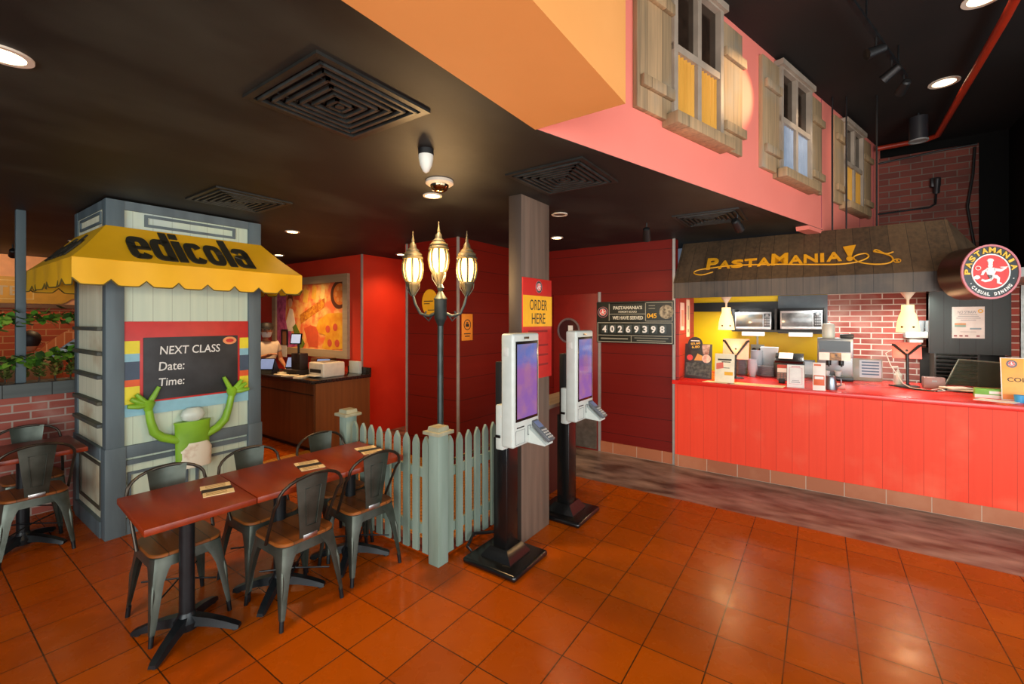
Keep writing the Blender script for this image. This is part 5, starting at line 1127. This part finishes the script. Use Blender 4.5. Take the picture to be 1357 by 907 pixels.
def head(root, c, fwd, hair, face=True):
    """head with brow, nose, mouth and ears looking along fwd"""
    F = Matrix.Translation(c) @ Matrix.Rotation(math.atan2(fwd[1], fwd[0]), 4, 'Z')
    mb = MB().at(F); rings = []
    for z, a, b, dx in ((-.11, .035, .035, .03), (-.095, .055, .05, .025), (-.06, .078, .062, .012), (-.02, .09, .07, .004), (.03, .095, .076, 0), (.075, .088, .072, -.006), (.11, .06, .05, -.01), (.125, .02, .018, -.01)):
        rings.append([(dx+a*math.cos(2*PI*k/20), b*math.sin(2*PI*k/20), z) for k in range(20)])
    mb.loft(rings); mb.tube([(.088, 0, .02), (.108, 0, -.025), (.09, 0, -.032)], [.008, .014, .008], 8)
    for s_ in (-1, 1): mb.tube([(0, s_*.074, .025), (-.004, s_*.084, .0), (.002, s_*.075, -.03)], [.012, .016, .008], 8)
    h = mb.part('head', M_SKIN, root)
    MB().at(F).cyl((.09, -.03, .025), (.093, -.03, .025), .01).cyl((.09, .03, .025), (.093, .03, .025), .01).part('eyes', M_BLK, h)
    MB().at(F).tube([(.085, -.025, -.06), (.09, 0, -.062), (.085, .025, -.06)], .005, 6).part('mouth', mat('lips', '#8a4a40', .5), h)
    mb = MB().at(F); rings = []
    for z, r in ((-.05, .0), (-.04, .075), (.03, .104), (.085, .096), (.12, .065), (.14, .01)): rings.append([(-.012+(r if math.cos(2*PI*k/20) < .55 or z > .06 else r*.78)*math.cos(2*PI*k/20), r*.86*math.sin(2*PI*k/20), z) for k in range(20)])
    mb.loft(rings); mb.part('hair', hair, h); return h
def hand_chains(w, tip, side, up_, pre):
    d_ = (Vector(tip)-Vector(w)).normalized(); s_ = Vector(side).normalized(); u_ = Vector(up_); W_ = Vector(w); out = []
    pal = W_+d_*.05
    for k, (o_, L) in enumerate(((-.03, .075), (-.01, .085), (.01, .08), (.028, .062))):
        b = pal+d_*.04+s_*o_; out.append([(pre+'palm', tuple(pal), .024), (pre+'k%d' % k, tuple(b), .011), (pre+'m%d' % k, tuple(b+d_*L*.5+u_*-.008), .009), (pre+'t%d' % k, tuple(b+d_*L+u_*-.03), .007)])
    b = pal-d_*.01-s_*.04; out.append([(pre+'palm', tuple(pal), .024), (pre+'th0', tuple(b), .012), (pre+'th1', tuple(b+d_*.035-s_*.02), .01), (pre+'th2', tuple(b+d_*.065-s_*.015), .008)])
    return out
# cashier behind the newsstand edge
PX, PY = -7.46, 3.62
P = thing('person', 'cashier in a dark cap, mask and pale shirt reaching for a till screen', 'person', (PX, PY, 0))
bl = lambda k, x, y, z_, r: (k, (x, y, z_), r)
up_arm = [bl('chest', 0, 0, 1.25, (.15, .12)), bl('shR', .02, -.17, 1.34, .06), bl('elR', .16, -.26, 1.12, .042), bl('wrR', .5, -.2, 1.2, .028)]
chains = [[bl('pel', 0, 0, .92, (.15, .13)), bl('waist', 0, 0, 1.08, (.13, .11)), bl('chest', 0, 0, 1.25, (.15, .12)), bl('neck0', 0, 0, 1.39, .06), bl('neck', .01, 0, 1.46, .045)],
          up_arm, [bl('chest', 0, 0, 1.25, (.15, .12)), bl('shL', .02, .17, 1.34, .06), bl('elL', .02, .24, 1.08, .042), bl('wrL', .22, .2, 1.0, .028)],
          [bl('pel', 0, 0, .92, .15), bl('hipR', 0, -.09, .86, .09), bl('knR', .02, -.1, .48, .06), bl('anR', 0, -.1, .09, .045), bl('toR', .14, -.11, .035, .035)],
          [bl('pel', 0, 0, .92, .15), bl('hipL', 0, .09, .86, .09), bl('knL', .02, .1, .48, .06), bl('anL', 0, .1, .09, .045), bl('toL', .14, .11, .035, .035)]]
for w_, tip, sd, pre in (((.5, -.2, 1.2), (.6, -.17, 1.23), (0, 1, 0), 'r'), ((.22, .2, 1.0), (.32, .18, .98), (0, -1, 0), 'l')):
    c_ = hand_chains(w_, tip, sd, (0, 0, 1), pre); key = 'wrR' if pre == 'r' else 'wrL'
    chains.append([(key, w_, .028), c_[0][0]]); chains += c_
skin_body('body', chains, None, M_SKIN, P)
shirt = [[bl('pel', 0, 0, .9, (.165, .145)), bl('waist', 0, 0, 1.08, (.145, .125)), bl('chest', 0, 0, 1.25, (.165, .135)), bl('neck0', 0, 0, 1.37, .075)], [bl('chest', 0, 0, 1.25, .16), bl('shR', .02, -.17, 1.34, .072), bl('sl', .09, -.22, 1.22, .06)], [bl('chest', 0, 0, 1.25, .16), bl('shL', .02, .17, 1.34, .072), bl('sl2', .02, .21, 1.2, .06)]]
skin_body('shirt', shirt, None, mat('pale_shirt', '#c8b8a4', .7), P)
skin_body('trousers', [[bl('pel', 0, 0, .9, (.168, .148)), bl('hR', 0, -.09, .84, .1), bl('kR', .02, -.1, .48, .075), bl('aR', 0, -.1, .1, .062)], [bl('pel', 0, 0, .9, .16), bl('hL', 0, .09, .84, .1), bl('kL', .02, .1, .48, .075), bl('aL', 0, .1, .1, .062)]], None, M_BLK, P)
h = head(P, (.03, 0, 1.56), (.94, -.34), mat('black_hair', '#14100e', .5))
G = Matrix.Translation((.03, 0, 1.56)) @ Matrix.Rotation(math.atan2(-.34, .94), 4, 'Z')
MB().at(G).lathe([(.106, .04), (.108, .07), (.1, .11), (.07, .14), (0, .15)], n=24).loft([[(.08, y, .055) for y in (-.08, -.04, 0, .04, .08)], [(.2-abs(y)*.7, y, .035) for y in (-.08, -.04, 0, .04, .08)]], cap=False, closed=False).part('cap', mat('black_cap', '#1a1614', .6), h)
MB().at(G).loft([[(.015+a*math.cos(t_), b*math.sin(t_), z_) for t_ in [-1.35+2.7*k/12 for k in range(13)]] for z_, a, b in ((-.095, .07, .06), (-.05, .095, .075), (-.01, .1, .08))], cap=False, closed=False).part('face_mask', mat('pale_mask', '#d8e0e4', .7), h)
# seated diner beyond the planter
D = thing('person', 'seated diner with dark hair and tan top behind the planter, back to us', 'person', (-7.35, .98, .22))
ch2 = [[bl('pel', 0, 0, .52, (.17, .14)), bl('waist', .02, 0, .72, (.15, .12)), bl('chest', .0, 0, .95, (.17, .13)), bl('neck0', -.01, 0, 1.09, .06), bl('neck', -.01, 0, 1.16, .05)],
       [bl('chest', 0, 0, .95, .16), bl('shR', 0, -.18, 1.04, .06), bl('elR', -.08, -.24, .8, .045), bl('wrR', -.3, -.16, .78, .03)], [bl('chest', 0, 0, .95, .16), bl('shL', 0, .18, 1.04, .06), bl('elL', -.08, .24, .8, .045), bl('wrL', -.3, .16, .78, .03)],
       [bl('pel', 0, 0, .52, .16), bl('kR', -.42, -.12, .5, .075), bl('aR', -.42, -.12, .1, .045), bl('tR', -.55, -.12, .035, .035)], [bl('pel', 0, 0, .52, .16), bl('kL', -.42, .12, .5, .075), bl('aL', -.42, .12, .1, .045), bl('tL', -.55, .12, .035, .035)]]
for w_, tip, sd, pre in (((-.3, -.16, .78), (-.4, -.14, .775), (0, 1, 0), 'r'), ((-.3, .16, .78), (-.4, .14, .775), (0, -1, 0), 'l')):
    c_ = hand_chains(w_, tip, sd, (0, 0, 1), pre); ch2.append([('wrR' if pre == 'r' else 'wrL', w_, .03), c_[0][0]]); ch2 += c_
skin_body('body', ch2, None, M_SKIN, D)
skin_body('top', [[bl('pel', 0, 0, .54, (.185, .155)), bl('waist', .02, 0, .72, (.17, .135)), bl('chest', .0, 0, .95, (.19, .15)), bl('neck0', -.01, 0, 1.07, .08)], [bl('chest', 0, 0, .95, .18), bl('shR', 0, -.18, 1.04, .075), bl('elR', -.06, -.225, .85, .06)], [bl('chest', 0, 0, .95, .18), bl('shL', 0, .18, 1.04, .075), bl('elL', -.06, .225, .85, .06)]], None, mat('tan_top', '#b88a60', .8), D)
skin_body('trousers', [[bl('pel', 0, 0, .52, .165), bl('kR', -.42, -.12, .5, .088), bl('aR', -.42, -.12, .12, .065)], [bl('pel', 0, 0, .52, .165), bl('kL', -.42, .12, .5, .088), bl('aL', -.42, .12, .12, .065)]], None, M_BLK, D)
head(D, (-.03, 0, 1.27), (-1, 0), mat('dark_hair', '#1a0e0a', .6))
bn = thing('dining_stool', 'tall wooden stool under the seated diner behind the planter', 'stool', (-7.35, .98, 0)); MB().box(-.2, .2, -.2, .2, .54, .58, .006).part('seat', M_CWOOD, bn)
for sx in (-1, 1):
    for sy in (-1, 1): MB().box(sx*.16-.02, sx*.16+.02, sy*.16-.02, sy*.16+.02, 0, .54).part('leg', M_CWOOD, bn)
MB().box(-.6, -.14, -.2, .2, .19, .22).box(-.6, -.57, -.2, .2, 0, .19).part('foot_rest', M_CWOOD, bn)

# ------------------------------------------------------------ far left: planter plants, vines, post, sign
MB((-5.87, .728, 1.185)).box(-5.9, -5.84, .69, .752, 1.185, 2.73, .003).solo('timber_post', M_SLATE, (-5.87, .728, 1.185), 'grey-blue timber post standing on the planter at the left edge', 'post')
M_LEAF = [mat('leaf_green_a', '#62982c', .5, col2='#3e6c20'), mat('leaf_green_b', '#34581c', .5, col2='#223e14'), mat('leaf_green_c', '#86a838', .5, col2='#5c8228')]
def leaf(mb, p, d_, s_):
    d_ = Vector(d_).normalized(); a = d_.cross(Vector((.3, .2, 1))).normalized(); n = d_.cross(a); p = Vector(p)
    Q = [p, p+d_*s_*.35+a*s_*.38+n*s_*.06, p+d_*s_*.75+a*s_*.25, p+d_*s_, p+d_*s_*.75-a*s_*.25, p+d_*s_*.35-a*s_*.38+n*s_*.06]
    mb.face([mb.v(q) for q in Q])
def garland(label, y0, y1, z0, z1, sag):
    t = thing('vine_garland', label, 'vine', (-5.85, (y0+y1)/2, z0), 0, 'leafy vine garlands over the planter')
    P = [(-5.85, y0+(y1-y0)*k/24, z0+(z1-z0)*k/24-sag*math.sin(PI*k/24)) for k in range(25)]
    MB(t).tube(P, .006, 6).part('stem', mat('vine_stem', '#3a2c18', .7), t)
    for m_ in range(3):
        mb = MB(t)
        for k in range(95):
            q = Vector(random.choice(P)); q += Vector((random.uniform(-.05, .05), random.uniform(-.04, .04), random.gauss(0, .028)))
            leaf(mb, q, (random.uniform(-1, 1), random.uniform(-1, 1), random.uniform(-1, .4)), random.uniform(.06, .1))
        mb.part('foliage', M_LEAF[m_], t)
garland('leafy vine garland hanging higher, below the yellow sign', -.2, 1.1, 1.84, 1.80, .06); garland('leafy vine garland hanging lower, across the diner', -.2, 1.1, 1.38, 1.46, .06)
for k in range(13):
    y = .0+k*.105; mb = MB(); t = thing('planter_shrub', 'small feathery green plant in the row along the planter', 'plant', (-5.88+random.uniform(-.03, .03), y, 1.185), 0, 'feathery plants in the planter')
    for i in range(110):
        a = random.uniform(0, 2*PI); r = random.uniform(0, .03); hgt = random.uniform(.04, .22); p = Vector((r*math.cos(a), r*math.sin(a), hgt*.9))
        leaf(mb, p, (math.cos(a)*.8, math.sin(a)*.8, random.uniform(.3, 1.2)), random.uniform(.022, .042))
    mb.part('foliage', mat('shrub_olive_%d' % (k % 2), '#8a8434' if k % 2 else '#66702c', .6, col2='#4a5220', scale=30), t)
    MB().cyl((0, 0, -.01), (0, 0, .08), .006, n=6).part('stem', mat('vine_stem', '#3a2c18', .7), t)
WS = thing('wall_sign', 'carved yellow wall sign ending in TE on the far left wall', 'sign', (-9.97, 1.0, 2.0)); F = fr((-9.98, 0, 0), (0, 1, 0))
MB(WS).at(F).prism([(.2, 2.0)]+[(1.66, 2.0), (1.72, 2.03), (1.75, 2.06), (1.83, 2.1), (1.83, 2.34), (1.8, 2.4), (.2, 2.4)], 0, .04).part('board', mat('sign_gold', '#c8962c', .5), WS)
mb = MB(WS).at(F); picture_frame(mb, .25, 1.36, 2.06, 2.35, .012, .04, .05); mb.part('border', mat('sign_pale_gold', '#dcc07a', .5), WS)
MB(WS).at(F).text('TE', 1.085, 2.19, .235, .14, .04, .012, .01).part('lettering', mat('sign_grey_letters', '#b8a888', .5), WS)
ar = thing('brick_arch', 'light brick arch over a bright window in the far brick wall', 'arch', (-10, 2.6, .35)); F = fr((-10, 2.6, .35), (0, 1, 0)); mb = MB(ar).at(F)
a_out = arc(0, 0, 1.5, math.radians(35), math.radians(145), 24); a_in = arc(0, 0, 1.34, math.radians(145), math.radians(35), 24)
for k in range(24): mb.prism([a_out[k], a_out[k+1], a_in[24-k-1], a_in[24-k]], 0, .04)
mb.part('voussoirs', bricks('arch_brick', 'Y', 'Z', .1, .3, .008, '#d07a48', '#c06a3a', '#e0a878'), ar)
MB(ar).at(F).prism([(x, y) for x, y in arc(0, 0, 1.34, math.radians(37), math.radians(143), 20)], 0, .01).part('window_pane', mat('window_daylight', '#90a4ac', .3, emit=.2, col2='#3a4a54', scale=5), ar)
track_spot('small lit spotlight below the ceiling at the left edge, beyond the newsstand', (-8.6, .99, 2.73), (-9.9, 1.1, 2.1), 60, 90)
